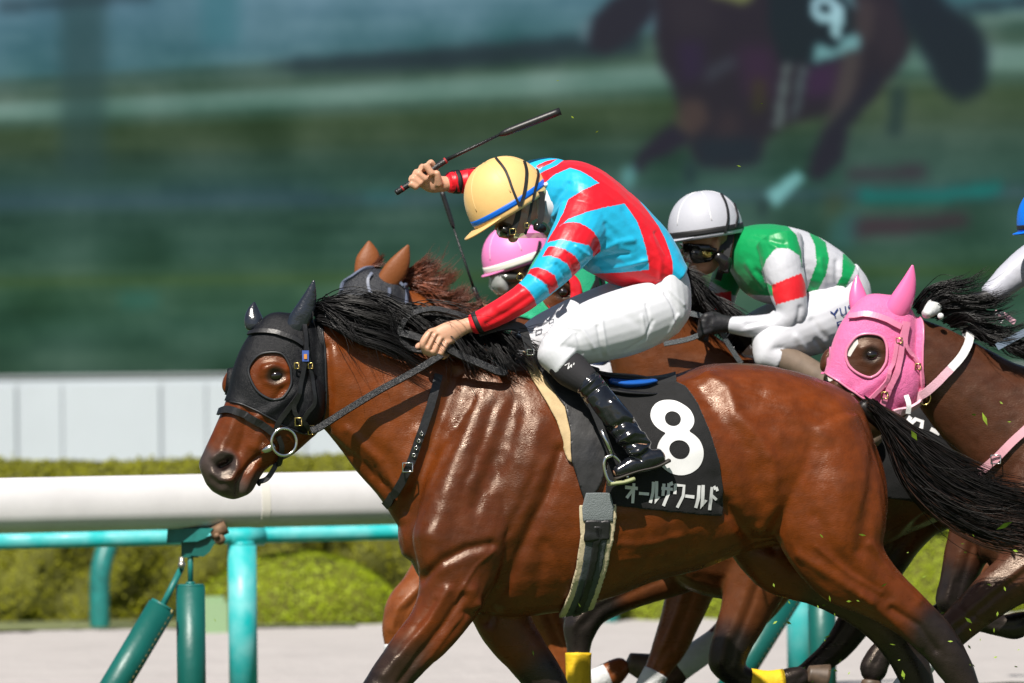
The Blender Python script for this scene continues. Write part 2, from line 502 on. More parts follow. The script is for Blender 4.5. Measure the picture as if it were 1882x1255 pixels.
M_turf = mat('turf', (0.055, 0.10, 0.02), 0.8, var=(3.0, 0.5), bump=(60, 0.8, 0.03))
M_sand = mat('sand', (0.42, 0.395, 0.38), 0.9, var=(1.6, 0.06), bump=(14, 0.35, 0.03, 6), spec=0.2)
mb = MB(); mb.add([(-900, -60, 0), (900, -60, 0), (900, 1500, 0), (-900, 1500, 0)], [(0, 1, 2, 3)])
tag(mb.build('ground', M_turf, None, False), kind='structure')
RM = 0.5                                            # the rails run off to the right at this slope
def strip(Yb0, Yb1, z, m0=RM, m1=RM, x0=-60, x1=60):
    b = MB(); b.add([(x0, Yb0 + m0 * x0, z), (x1, Yb0 + m0 * x1, z), (x1, Yb1 + m1 * x1, z), (x0, Yb1 + m1 * x0, z)], [(0, 1, 2, 3)]); return b
HM = 0.12
# dirt course beyond the rail: a gently uneven harrowed sheet
nx, ny = 260, 60
gx = np.linspace(-9, 9, nx); X, T = np.meshgrid(gx, np.linspace(0, 1, ny), indexing='ij')
Yg = (29.4 + RM * 0.3 * X) * (1 - T) + (38.35 + HM * X) * T
Zg = 0.03 + 0.012 * np.sin(Yg * 21 + 0.7 * np.sin(X * 2.1)) + 0.002 * rng.normal(size=X.shape)
co = np.stack([X, Yg, Zg], -1).reshape(-1, 3)
ii = np.arange(nx * ny).reshape(nx, ny)
fq = np.stack([ii[:-1, :-1], ii[1:, :-1], ii[1:, 1:], ii[:-1, 1:]], -1).reshape(-1, 4)
tag(link('dirt_track', mesh_from('dirt_track', co, fq), None, M_sand), kind='structure')
tag(strip(37.2, 38.4, 0.045, HM, HM, -9, -0.9).build('grass_verge', mat('verge', (0.15, 0.17, 0.07), 0.9, var=(9, 0.3)), None, False), kind='structure')

# ---------------------------------------------------------------- near white rail with padded posts
M_white = mat('white_plastic', (0.67, 0.66, 0.67), 0.38, var=(5, 0.07), rvar=(6, .3, .5), coat=0.15)
M_joint = mat('joint_plastic', (0.70, 0.68, 0.62), 0.4)
M_pad = mat('green_padding', (0.004, 0.10, 0.085), 0.42, var=(5, 0.12), bump=(30, 0.15, 0.01))
M_padtop = mat('green_metal', (0.01, 0.16, 0.145), 0.45, var=(20, 0.25))
M_steel = mat('galvanised_steel', (0.42, 0.41, 0.38), 0.4, 0.9, var=(30, 0.3))
M_rust = mat('rusty_steel', (0.20, 0.12, 0.07), 0.7, 0.4, var=(25, 0.4))
M_cyan = mat('faded_turquoise_paint', (0.03, 0.50, 0.50), 0.55, var=(7, 0.35), rvar=(9, 0.4, 0.8))
t_ = _M['faded_turquoise_paint'].node_tree                  # chalky worn patches
nz = t_.nodes.new('ShaderNodeTexNoise'); nz.inputs['Scale'].default_value = 8.0; nz.inputs['Detail'].default_value = 8
co_ = t_.nodes.new('ShaderNodeTexCoord'); t_.links.new(co_.outputs['Object'], nz.inputs['Vector'])
rp = t_.nodes.new('ShaderNodeValToRGB'); rp.color_ramp.elements[0].position = 0.36; rp.color_ramp.elements[1].position = 0.68
rp.color_ramp.elements[0].color = (0.004, 0.40, 0.41, 1); rp.color_ramp.elements[1].color = (0.14, 0.50, 0.51, 1)
t_.links.new(nz.outputs[0], rp.inputs[0]); t_.links.new(rp.outputs[0], t_.nodes['Principled BSDF'].inputs['Base Color'])

YN = 25.9
rail = thing('racecourse_rail', 'thick white plastic running rail on dark green padded posts beside the horses', 'rail', on_line(470, YN, RM, 0))
dirv = Vector((1, RM, 0)).normalized(); nrm = Vector((RM, -1, 0)).normalized()
ZB, ZT = 0.897, 1.109
PROF = [(.022, 0), (.050, .012), (.078, .034), (.088, .07), (.086, .12), (.076, .165), (.055, .196), (.02, .210), (-.02, .208), (-.05, .19), (-.07, .15), (-.078, .08), (-.06, .012), (-.045, 0)]
def extr(b, a, c, prof, s=1.0):
    pts = []
    cz = (ZT - ZB) / 2
    for o in (a, c):
        for d, h in prof: pts.append(tuple(o + nrm * d * s + Vector((0, 0, cz + (h - cz) * s))))
    n = len(prof)
    b.add(pts, [(i, (i + 1) % n, n + (i + 1) % n, n + i) for i in range(n)] + [tuple(range(n - 1, -1, -1)), tuple(range(n, 2 * n))])
joints = [-720, 470, 1640, 2820]
for a, c in zip(joints[:-1], joints[1:]):
    b = MB(); extr(b, on_line(a, YN, RM, ZB) + dirv * 0.004, on_line(c, YN, RM, ZB) - dirv * 0.004, PROF); b.build('rail_beam', M_white, rail, True)
    o = COL.objects[-1] if False else None
for j in joints:
    b = MB(); p_ = on_line(j, YN, RM, ZB); extr(b, p_ - dirv * 0.018, p_ + dirv * 0.018, PROF, 1.02); b.build('rail_joint', M_joint, rail, True)
for o in rail.children:
    m = o.modifiers.new('edge', 'EDGE_SPLIT'); m.split_angle = math.radians(40)
def near_unit(x0, Yb):
    """padded upright, padded slanting brace and the steel head that carries the rail; pixels relative to the left one"""
    Y = Yl(x0 + 350, Yb, RM); s = Y / Yl(350, YN, RM)
    q = lambda x, y, d=0.0: Vector(P(x0 + x, y, Y + d))
    z = lambda y: HC - (y - HY) * Yl(350, YN, RM) / FP
    def w(x, y, d=0.0): v = q(x, y, d); return Vector((v.x, v.y, z(y)))
    gz = lambda v: Vector((v.x, v.y, -0.02))
    b = MB(); t = w(350, 1070); b.cyl(gz(t), t, 0.056, seg=24); b.build('padded_post', M_pad, rail)
    b = MB(); b.cyl(t, t + Vector((0, 0, 0.006)), 0.053, seg=24); b.cyl(t, w(350, 1000), 0.011, seg=10); b.cyl(t + Vector((0, 0, .004)), t + Vector((0, 0, .016)), 0.018, seg=10); b.build('post_rod', M_padtop, rail)
    a = w(297, 1108, -0.06); c = w(124, 1392, -0.16); b = MB(); b.cyl(c, a, 0.056, seg=24); b.build('padded_brace', M_pad, rail)
    d = (a - c).normalized()
    b = MB(); b.cyl(a, a + d * 0.012, 0.05, seg=24); b.cyl(a, w(333, 1038, -0.01), 0.0125, seg=10); b.build('brace_rod', M_padtop, rail)
    b = MB(); b.path([a - d * (0.01 + 0.012 * i) + Vector((.047 + 0.004 * (i % 2), -.028, 0)) for i in range(50)], 0.004, 6); b.build('lacing', mat('lacing_cord', (0.30, 0.25, 0.10), 0.7), rail)
    b = MB(); c0 = w(334, 1031, -.012); b.cyl(c0 + Vector((0, -.03, 0)), c0 + Vector((0, .03, 0)), 0.014, seg=12); b.cyl(c0 + Vector((0, 0, -.02)), c0 + Vector((0, 0, .03)), 0.010, seg=10); b.build('pivot_bolt', M_steel, rail)
    b = MB()                                                  # bent bracket
    pts = [(308, 964), (392, 964), (378, 982), (362, 988), (306, 990)]
    fr_ = [tuple(w(x, y, -.05)) for x, y in pts]; bk = [tuple(w(x, y, .05)) for x, y in pts]; n = len(pts)
    b.add(fr_ + bk, [tuple(range(n)), tuple(range(2 * n - 1, n - 1, -1))] + [(i, n + i, n + (i + 1) % n, (i + 1) % n) for i in range(n)])
    b.build('rail_bracket', M_padtop, rail, False)
    b = MB(); b.box((w(349, 1003)), (0.066, 0.03, 0.062))
    pts = [(362, 988), (392, 976), (398, 985), (385, 1008), (374, 1016), (350, 1014)]; n = len(pts)
    fr_ = [tuple(w(x, y, -.03)) for x, y in pts]; bk = [tuple(w(x, y, .03)) for x, y in pts]
    b.add(fr_ + bk, [tuple(range(n)), tuple(range(2 * n - 1, n - 1, -1))] + [(i, n + i, n + (i + 1) % n, (i + 1) % n) for i in range(n)])
    b.build('bracket_arm', M_pad, rail, False)
    b = MB(); b.cyl(w(388, 975, -.02), w(416, 962, -.02), .026, seg=12); b.cyl(w(404, 985, -.04), w(404, 985, .04), .022, seg=8); b.cyl(w(398, 978, -.05), w(398, 978, .03), .013, seg=6); b.build('clamp', M_rust, rail)
near_unit(0, YN); near_unit(1160, YN)

# ---------------------------------------------------------------- second, turquoise rail
YT = 28.9
trail = thing('turquoise_rail', 'faded turquoise tube rail on round posts just behind the white rail', 'rail', on_line(441, YT, RM, 0))
zt = HC - (984 - HY) * Yl(200, YT, RM) / FP
b = MB(); b.cyl(on_line(-700, YT, RM, zt + .004), on_line(2900, YT, RM, zt + .004), 0.034, seg=16); b.build('rail_tube', M_cyan, trail)
for px in (441, 1466, 2490, -590):
    p_ = on_line(px, YT, RM, 0)
    b = MB(); b.cyl(p_ + Vector((0, -.0, -.02)), p_ + Vector((0, -.0, zt - .035)), 0.062, seg=24); b.cyl(p_ + Vector((0, 0, zt - .035)), p_ + Vector((0, 0, zt - .02)), 0.062, 0.05, seg=24); b.build('post', M_cyan, trail)
    b = MB(); b.cyl(p_ + Vector((0, -.0, zt)) - dirv * .06, p_ + Vector((0, 0, zt)) + dirv * .10, 0.040, seg=16); b.build('tee_joint', M_cyan, trail)

# ---------------------------------------------------------------- far rail on curved posts
YF = 37.4
frail = thing('far_rail', 'low dark teal rail on inward curving posts beside the far hedge', 'rail', on_line(185, YF, HM, 0))
b = MB(); b.cyl(on_line(-700, YF + .25, HM, .74), on_line(2700, YF + .25, HM, .74), .045, seg=12); b.build('rail_tube', M_padtop, frail)
for px in (185, 1120, 2055):
    p_ = on_line(px, YF, HM, 0); b = MB()
    pts = [p_ + Vector((-.02, 0, -.02)), p_ + Vector((-.02, 0, .25)), p_ + Vector((-.01, 0, .38)), p_ + Vector((.03, .06, .52)), p_ + Vector((.09, .16, .64)), p_ + Vector((.14, .25, .73))]
    b.path([Vector(v) for v in crom([tuple(v) for v in pts], 4)], .058, 12); b.build('curved_post', M_padtop, frail)

# small mint marker block standing at the far edge of the dirt
b = MB(); c0 = Vector(P(392, 1130, 36.6)); b.box((c0.x, 36.6, 0.10), (.17, .14, .20)); b.box((c0.x, 36.6, .215), (.13, .10, .03))
o = b.build('marker_block', mat('mint_plastic', (0.22, 0.34, 0.18), 0.6), None, False); tag(o, 'pale mint marker block on the dirt between the green and turquoise posts', 'marker'); rebase(o, (c0.x, 36.6, 0))

# ---------------------------------------------------------------- clipped hedge and domed bushes
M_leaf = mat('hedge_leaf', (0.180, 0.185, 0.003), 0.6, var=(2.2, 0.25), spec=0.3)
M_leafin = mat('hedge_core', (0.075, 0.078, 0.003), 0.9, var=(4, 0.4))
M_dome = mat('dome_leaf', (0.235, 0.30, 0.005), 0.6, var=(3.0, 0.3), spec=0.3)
def leaves(surf, n, size, seed):
    """surf(n) -> points, normals; small pointed leaf quads"""
    r = np.random.default_rng(seed); p, nn = surf(r, n)
    d = nn + r.normal(0, .5, (n, 3)); d /= np.linalg.norm(d, axis=1)[:, None]
    t = np.cross(d, r.normal(size=(n, 3))); t /= np.linalg.norm(t, axis=1)[:, None]; bb = np.cross(d, t)
    s = size * r.uniform(.6, 1.4, n)[:, None]
    p = p + nn * r.normal(0.0, size * .8, n)[:, None]
    q = np.stack([p - t * s, p + bb * s * .45, p + t * s, p - bb * s * .45], 1).reshape(-1, 3)
    return q, np.arange(4 * n).reshape(-1, 4)
YH = 38.6; HT = 0.955
hedge = thing('hedge', 'long clipped yellow green hedge below the white panel wall', 'hedge', (0, YH, 0))
xs = np.linspace(-7, 7, 400); hp = [(0, 0), (-.02, .15), (-.03, .4), (-.02, .65), (.0, .85), (.06, .94), (.18, .975), (.5, .98), (.9, .975), (1.05, .9), (1.1, .5), (1.1, 0)]
hp = crom(hp, 4); ph = len(hp)
co = np.array([[(x, YH + HM * x + d + .05 * math.sin(x * 5.1 + h * 6) + .03 * math.sin(x * 13 - h * 9), h * HT / .98 * (1 + .012 * math.sin(x * 3.3))) for d, h in hp] for x in xs])
co = co + rng.normal(0, .012, co.shape)
ii = np.arange(co.shape[0] * ph).reshape(-1, ph)
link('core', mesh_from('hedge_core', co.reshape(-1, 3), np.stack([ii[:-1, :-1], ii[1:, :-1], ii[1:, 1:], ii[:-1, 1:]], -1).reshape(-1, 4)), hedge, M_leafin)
def hs(r, n):
    i = r.integers(0, len(xs) - 1, n); j = np.minimum((r.random(n) ** 1.0 * (ph * .72)).astype(int), ph - 2)
    p = co[i, j] + (co[np.minimum(i + 1, len(xs) - 1), j] - co[i, j]) * r.random(n)[:, None] + (co[i, j + 1] - co[i, j]) * r.random(n)[:, None]
    t = co[i, j + 1] - co[i, j]; nn = np.stack([0 * t[:, 0], -t[:, 2], t[:, 1]], -1); nn /= np.linalg.norm(nn, axis=1)[:, None] + 1e-9
    return p, nn
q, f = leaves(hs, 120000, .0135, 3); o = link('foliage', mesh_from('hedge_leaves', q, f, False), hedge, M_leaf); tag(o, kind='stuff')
def dome(px, Y, w, h, label, seed):
    c = on_line(px, Y, HM, 0); t = thing('domed_bush', label, 'bush', c, 'domed bushes in front of the hedge')
    nu, nv = 40, 14; g = np.array([[(c.x + w * math.cos(a) * math.cos(e) * (1 + .03 * math.sin(5 * a + seed)), c.y + w * .8 * math.sin(a) * math.cos(e), h * math.sin(e) ** .9 * (1 + .03 * math.sin(3 * a + seed))) for e in np.linspace(0, math.pi / 2, nv)] for a in np.linspace(0, 2 * math.pi, nu)])
    ii = np.arange(nu * nv).reshape(nu, nv)
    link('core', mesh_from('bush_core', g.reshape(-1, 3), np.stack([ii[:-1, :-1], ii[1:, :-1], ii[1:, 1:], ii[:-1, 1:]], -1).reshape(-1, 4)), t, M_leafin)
    def sf(r, n):
        a = r.uniform(0, 2 * math.pi, n); e = np.arcsin(r.uniform(0, 1, n))
        p = np.stack([c.x + w * np.cos(a) * np.cos(e) * (1 + .03 * np.sin(5 * a + seed)), c.y + w * .8 * np.sin(a) * np.cos(e), h * np.sin(e) ** .9 * (1 + .03 * np.sin(3 * a + seed))], -1)
        nn = np.stack([np.cos(a) * np.cos(e) / w, np.sin(a) * np.cos(e) / w / .8, np.sin(e) / h], -1); nn /= np.linalg.norm(nn, axis=1)[:, None]
        return p, nn
    q, f = leaves(sf, 11000, .014, seed); tag(link('foliage', mesh_from('bush_leaves', q, f, False), t, M_dome), kind='stuff')
dome(545, 37.9, .60, .43, 'low domed green bush right of the turquoise post', 11)
dome(1260, 38.0, .66, .36, 'domed green bush seen under the belly of the number 8 horse', 12)
dome(1720, 38.0, .55, .52, 'domed green bush seen behind the tail of the number 8 horse', 13)

# ---------------------------------------------------------------- panel wall and giant screen
YW = 54.2; WM = 0.0
wall = thing('panel_wall', 'pale blue white panel wall below the giant screen', 'wall', (0, YW, 0))
M_panel = mat('painted_panel', (0.47, 0.515, 0.56), 0.5, var=(.6, .05))
M_gap = mat('wall_backing', (0.42, 0.46, 0.50), 0.6)
zw = HC - (690 - HY) * YW / FP
b = MB(); b.box((0, YW + .07, zw / 2 - .1), (26, .1, zw + .2)); b.build('backing', M_gap, wall, False)
pw = 265 * YW / FP; x0 = (38 - CX) * YW / FP
for i in range(-5, 15):
    for a, w_ in ((0.03, .28), (.315, .69)):
        b = MB(); b.box((x0 + pw * (i + a + w_ / 2 - .03), YW + (.012 if a < .1 else 0), zw / 2 - .03), (pw * w_ - (.0 if a < .1 else .03), .04, zw)); b.build('panel', M_panel, wall, False)

def gauss(a, s):
    r = int(3 * s) + 1; k = np.exp(-0.5 * (np.arange(-r, r + 1) / s) ** 2); k /= k.sum()
    a = np.pad(a, ((r, r), (0, 0)), 'edge'); a = np.apply_along_axis(lambda v: np.convolve(v, k, 'valid'), 0, a)
    a = np.pad(a, ((0, 0), (r, r)), 'edge'); return np.apply_along_axis(lambda v: np.convolve(v, k, 'valid'), 1, a)
ST = 6
sx = np.arange(-900, 2820, ST, float); sy = np.arange(-492, 694, ST, float); sy[-1] = 690
SX, SY = np.meshgrid(sx, sy, indexing='ij')
tilt = np.clip((360 - SY) / 300, 0, 1) * 62 * np.clip(SX / 1000, -.6, 1.6)
E = SY + tilt
stops = [(-600, (70, 100, 115)), (-60, (72, 104, 118)), (30, (84, 122, 134)), (90, (76, 116, 124)), (135, (66, 108, 112)), (150, (58, 88, 80)), (178, (66, 90, 76)), (196, (104, 132, 124)), (212, (96, 126, 116)), (226, (62, 88, 74)), (245, (50, 70, 44)), (275, (52, 72, 50)), (300, (44, 70, 58)), (350, (42, 76, 68)), (372, (46, 76, 80)), (395, (40, 72, 62)), (470, (42, 76, 62)), (500, (48, 80, 60)), (515, (56, 84, 48)), (535, (46, 80, 58)), (600, (44, 80, 64)), (690, (44, 74, 58))]
scol = np.stack([np.interp(E, [s[0] for s in stops], [s[1][c] for s in stops]) for c in range(3)], -1)
qx = np.floor(SX / 96); qy = np.floor(SY / 40)                              # soft streaks, as a moving broadcast has
nzs = gauss(rng.normal(size=SX.shape), 1.0); st1 = gauss(np.repeat(rng.normal(size=(SX.shape[0] // 12 + 1, SX.shape[1])), 12, 0)[:SX.shape[0]], 5.0) * 2.2
scol += gauss(np.repeat(rng.normal(size=(SX.shape[0] // 40 + 1, SX.shape[1])), 40, 0)[:SX.shape[0]], 1.2)[..., None] * np.array((8, 7, 6))
scol += st1[..., None] * np.array((20, 16, 18)) + nzs[..., None] * np.array((5, 4, 4))
def spaint(poly, col, blur=1.5, a=1.0):
    msk = inside(np.stack([SX.ravel(), SY.ravel()], -1), poly).reshape(SX.shape).astype(float)
    msk = gauss(msk, max(.6, blur * .85))[..., None] * a
    global scol
    scol = scol * (1 - msk) + np.array(col, float) * msk
spaint([(110, -300), (195, -300), (195, 330), (110, 330)], (36, 66, 66), 2.5, .62)
spaint([(370, -300), (440, -300), (440, 90), (370, 90)], (40, 105, 112), 2.5, .5)
spaint([(480, 118), (1000, 80), (1180, 60), (1180, 110), (800, 135), (560, 138)], (22, 38, 50), 2, .8)
spaint([(0, 0), (280, -20), (280, 0), (0, 22)], (30, 50, 58), 1.5, .6)
zs = lambda L: [(1040 + x / 2.235, y / 2.235) for x, y in L]
an = np.linspace(0, 2 * math.pi, 28, endpoint=False)
for L, col, bl, al in (
    ([(330, -300), (1200, -300), (1400, 60), (1420, 200), (1390, 290), (1300, 400), (1200, 470), (1100, 500), (960, 530), (880, 560), (820, 600), (790, 690), (680, 720), (540, 700), (500, 600), (470, 480), (440, 380), (390, 300), (370, 200)], (33, 28, 40), 1.5, 1),
    ([(100, 110), (180, 20), (330, -60), (380, 60), (330, 130), (250, 200), (170, 245), (100, 230), (85, 180)], (32, 32, 44), 1.3, 1),
    ([(55, 120), (110, 90), (90, 200), (50, 200)], (100, 124, 130), 1.3, .7),
    ([(450, 190), (560, 200), (570, 330), (480, 380)], (42, 27, 60), 2, .7), ([(700, 220), (860, 230), (860, 430), (740, 440)], (54, 30, 58), 2.5, .8), ([(990, 290), (1130, 280), (1110, 420), (980, 440)], (58, 30, 66), 2, .8),
    ([(580, 310), (690, 250), (700, 300), (560, 380)], (62, 66, 78), 1.6, .7), ([(760, 360), (820, 350), (820, 480), (770, 500)], (58, 56, 22), 1.6, .6), ([(400, 0), (600, -10), (620, 160), (450, 180)], (46, 40, 48), 3, .6),
    ([(480, 430), (560, 430), (590, 520), (510, 600), (440, 600), (450, 520)], (76, 58, 54), 1.6, .8), ([(640, 480), (720, 490), (710, 600), (600, 620)], (58, 44, 48), 2, .6),
    ([(440, 530), (520, 600), (420, 660), (330, 690), (300, 740), (265, 730), (300, 650), (370, 580)], (30, 27, 44), 1.3, 1), ([(230, 720), (280, 700), (290, 760), (260, 800), (225, 770)], (96, 152, 156), 1.3, .85),
    ([(520, 600), (800, 600), (790, 700), (560, 715)], (20, 34, 46), 1.8, .9), ([(485, 690), (545, 690), (530, 790), (490, 780)], (24, 48, 54), 1.4, .8),
    ([(800, -300), (1130, -300), (1200, 120), (1200, 240), (1020, 300), (880, 280), (840, 150)], (13, 29, 38), 1.3, 1),
    ([(1200, 0), (1290, 60), (1260, 200), (1200, 220), (1180, 120)], (64, 54, 56), 1.8, .85), ([(1290, 0), (1400, 100), (1400, 260), (1300, 300), (1270, 180)], (44, 36, 46), 2, .8),
    ([(1120, 0), (1180, 0), (1195, 70), (1160, 60)], (112, 152, 156), 1.1, .65), ([(1010, 290), (1030, 210), (1110, 240), (1140, 190), (1200, 170), (1215, 235), (1100, 270)], (124, 174, 178), 1.1, .9),
    ([(895, 290), (925, 290), (890, 560), (850, 550)], (94, 104, 104), 1.1, .9), ([(955, 300), (995, 300), (960, 480), (925, 540)], (76, 88, 92), 1.1, .85),
    ([(1140, 250), (1220, 240), (1180, 450), (1100, 560), (1060, 600), (1090, 460)], (74, 64, 64), 1.6, .85), ([(1060, 560), (1180, 440), (1290, 300), (1280, 420), (1160, 560), (1140, 680), (1050, 780), (990, 760), (1010, 680)], (27, 27, 42), 1.4, 1),
    ([(820, 830), (950, 730), (985, 760), (860, 880)], (128, 184, 188), 1.0, .95), ([(800, 850), (830, 860), (820, 920), (790, 920)], (24, 44, 50), 1.2, .8),
    ([(1300, -300), (1560, 40), (1700, 150), (1740, 260), (1720, 420), (1620, 460), (1530, 400), (1470, 280), (1380, 120)], (17, 31, 42), 1.8, 1),
    ([(1330, 400), (1400, 380), (1380, 600), (1320, 600)], (28, 50, 52), 1.6, .85), ([(1680, 110), (1960, 70), (1960, 120), (1700, 145)], (112, 136, 126), 1.5, .8), ([(1600, 60), (1960, 30), (1960, 62), (1640, 95)], (26, 40, 50), 1.3, .8),
    ([(560, -300), (790, -300), (770, 30), (720, 45), (600, 10)], (122, 130, 74), 1.2, .85), ([(1060, 820), (1140, 820), (1130, 1000), (1060, 1000)], (62, 66, 40), 2, .5)):
    spaint(zs(L), col, bl, al)
# the racing number on the broadcast picture
spaint(zs([(1065 + 62 * math.cos(t), 72 + 60 * math.sin(t)) for t in an]), (162, 202, 208), .8, .95)
spaint(zs([(1092, 60), (1142, 60), (1132, 190), (1084, 186)]), (162, 202, 208), .8, .95)
spaint(zs([(1063 + 22 * math.cos(t), 70 + 22 * math.sin(t)) for t in an]), (14, 32, 40), .6, 1)
spaint([(1580, 365), (1700, 372), (1840, 352), (1842, 376), (1700, 388), (1582, 388)], (0, 112, 106), 1.6, .9)
spaint([(1560, 420), (1780, 412), (1780, 432), (1660, 446), (1560, 452)], (62, 30, 46), 2, .8)
spaint([(1560, 328), (1700, 322), (1700, 345), (1560, 345)], (56, 26, 48), 2, .7)
spaint([(1520, 420), (1580, 400), (1570, 470), (1525, 470)], (46, 96, 96), 2, .7)
spaint([(220, 540), (290, 540), (290, 570), (220, 570)], (34, 96, 86), 2, .6)
spaint([(670, 355), (735, 355), (735, 378), (670, 378)], (36, 104, 106), 2, .5)
spaint([(-200, 340), (600, 345), (600, 372), (-200, 375)], (48, 74, 92), 3, .5)
_l = scol.mean(-1, keepdims=True); scol = _l + (scol - _l) * 1.0
scol = np.clip(scol * (np.array((.93, .98, .96)) + np.clip((200 - E) / 80, 0, 1)[..., None] * np.array((.04, .0, .05))), 4, 255) / 255
lin = np.where(scol <= .04045, scol / 12.92, ((scol + .055) / 1.055) ** 2.4)
YS = 54.6
co = Pa(SX.ravel(), (SY - 0.0115 * (SX - 200)).ravel(), YS)
ii = np.arange(SX.size).reshape(SX.shape)
M_scr = mat('led_picture', (0.01, 0.01, 0.01), 0.7, attr=True, spec=0.1)
t_ = M_scr.node_tree; pb = t_.nodes['Principled BSDF']
for l in list(pb.inputs['Base Color'].links): t_.links.remove(l)
pb.inputs['Base Color'].default_value = (.004, .004, .004, 1)
an_ = [n for n in t_.nodes if n.type == 'ATTRIBUTE'][0]; t_.links.new(an_.outputs['Color'], pb.inputs['Emission Color']); pb.inputs['Emission Strength'].default_value = 0.72
screen = thing('video_screen', 'giant outdoor screen showing a blurred dark racehorse with number 9', 'screen', (0, YS, zw))
link('picture', mesh_from('screen_picture', co, np.stack([ii[:-1, :-1], ii[:-1, 1:], ii[1:, 1:], ii[1:, :-1]], -1).reshape(-1, 4), False, lin.reshape(-1, 3)), screen, M_scr)
b = MB(); b.box((0, YS + .26, 5.0), (21, .4, 7.1)); b.build('cabinet', mat('screen_cabinet', (.05, .055, .06), .6), screen, False)
b = MB(); pa = Vector(P(-900, 705, YS - .05)); pb_ = Vector(P(2815, 662, YS - .05)); b.cyl(pa, pb_, .022, seg=8); b.build('bottom_trim', mat('screen_trim', (.18, .20, .21), .6), screen)
# ================================================================== HORSES
HAIRK = dict()
def coat_mat(name):
    m = mat(name, (0.2, 0.07, 0.03), 0.4, attr=True, spec=0.55, var=(16, 0.25), bump=(34, 0.12, 0.008, 4))
    m.node_tree.nodes['Principled BSDF'].inputs['Specular Tint'].default_value = (1, .84, .70, 1)
    t = m.node_tree; L = t.links.new; b = t.nodes['Principled BSDF']
    co = t.nodes.new('ShaderNodeTexCoord'); mp = t.nodes.new('ShaderNodeMapping'); mp.inputs['Rotation'].default_value = (0, math.radians(-62), 0); mp.inputs['Scale'].default_value = (9, 16, 26)
    L(co.outputs['Object'], mp.inputs[0]); nz = t.nodes.new('ShaderNodeTexNoise'); nz.inputs['Scale'].default_value = 1.0; nz.inputs['Detail'].default_value = 6; nz.inputs['Roughness'].default_value = .65; nz.inputs['Distortion'].default_value = .6
    L(mp.outputs[0], nz.inputs['Vector'])
    mr = t.nodes.new('ShaderNodeMapRange'); mr.inputs[1].default_value = .36; mr.inputs[2].default_value = .62; mr.inputs[3].default_value = .21; mr.inputs[4].default_value = .43
    L(nz.outputs[0], mr.inputs[0]); L(mr.outputs[0], b.inputs['Roughness'])
    # short lying hair: fine streaks along the body that break up the shine
    mp2 = t.nodes.new('ShaderNodeMapping'); mp2.inputs['Rotation'].default_value = (0, math.radians(-35), 0); mp2.inputs['Scale'].default_value = (110, 380, 420); L(co.outputs['Object'], mp2.inputs[0])
    n2 = t.nodes.new('ShaderNodeTexNoise'); n2.inputs['Scale'].default_value = 1.0; n2.inputs['Detail'].default_value = 2; L(mp2.outputs[0], n2.inputs['Vector'])
    bn = t.nodes.new('ShaderNodeBump'); bn.inputs['Strength'].default_value = .30; bn.inputs['Distance'].default_value = .004; L(n2.outputs[0], bn.inputs['Height'])
    old = b.inputs['Normal'].links[0].from_socket; L(old, bn.inputs['Normal']); L(bn.outputs[0], b.inputs['Normal'])
    return m
M_coat = coat_mat('horse_coat')
M_black_hair = mat('black_hair', (0.005, 0.0045, 0.005), 0.45, spec=0.32)
M_red_hair = mat('chestnut_hair', (0.16, 0.045, 0.02), 0.45, spec=0.5, var=(9, .5))
M_tail = mat('dark_tail_hair', (0.007, 0.005, 0.0045), 0.45, spec=0.35, var=(12, .5))
M_eye = mat('horse_eye', (0.008, 0.004, 0.002), 0.06, spec=0.8, coat=0.6, coatr=.03)
M_leather = mat('black_leather', (0.012, 0.012, 0.013), 0.42, spec=0.5, var=(60, .3), bump=(120, .25, .003))
M_rein = mat('rubber_rein', (0.010, 0.011, 0.013), 0.42, bump=(420, .9, .003, 0), spec=.5)
M_chrome = mat('polished_steel', (0.75, 0.74, 0.70), 0.16, 1.0)
M_brass = mat('brass', (0.55, 0.40, 0.14), 0.25, 1.0)
M_blackmesh = mat('black_mesh_fabric', (0.0045, 0.005, 0.007), 0.5, spec=.3, bump=(600, .5, .003, 0), bump2=(30, .25, .01))
M_hoof = mat('hoof_horn', (0.09, 0.06, 0.04), 0.5, var=(30, .4))

TR8 = [('p', 744, 940, 756, 1032, 36), ('p', 775, 850, 790, 1085, 76), ('p', 850, 705, 850, 1122, 104), ('p', 935, 652, 935, 1134, 124),
       ('p', 1035, 668, 1035, 1124, 142), ('p', 1130, 694, 1120, 1100, 152), ('p', 1215, 694, 1205, 1068, 152), ('p', 1300, 670, 1290, 1046, 146),
       ('p', 1378, 668, 1370, 1015, 140), ('p', 1455, 680, 1450, 1000, 132), ('p', 1525, 704, 1530, 990, 116), ('p', 1574, 736, 1595, 980, 86), ('p', 1600, 800, 1618, 960, 52)]
NK8 = [('p', 572, 590, 578, 770, 38), ('p', 612, 578, 615, 812, 40), ('p', 665, 583, 655, 866, 46), ('p', 735, 598, 700, 918, 56), ('p', 815, 622, 745, 985, 72), ('p', 900, 645, 805, 1040, 92)]
HD8 = [('p', 545, 578, 590, 650, 34), ('p', 497, 578, 592, 735, 48), ('p', 458, 618, 588, 788, 54), ('p', 434, 668, 566, 812, 50), ('p', 420, 722, 538, 836, 42),
       ('p', 404, 764, 506, 852, 36), ('p', 388, 800, 488, 864, 33), ('p', 373, 832, 474, 884, 34), ('p', 366, 855, 462, 904, 31), ('p', 378, 888, 444, 914, 24)]
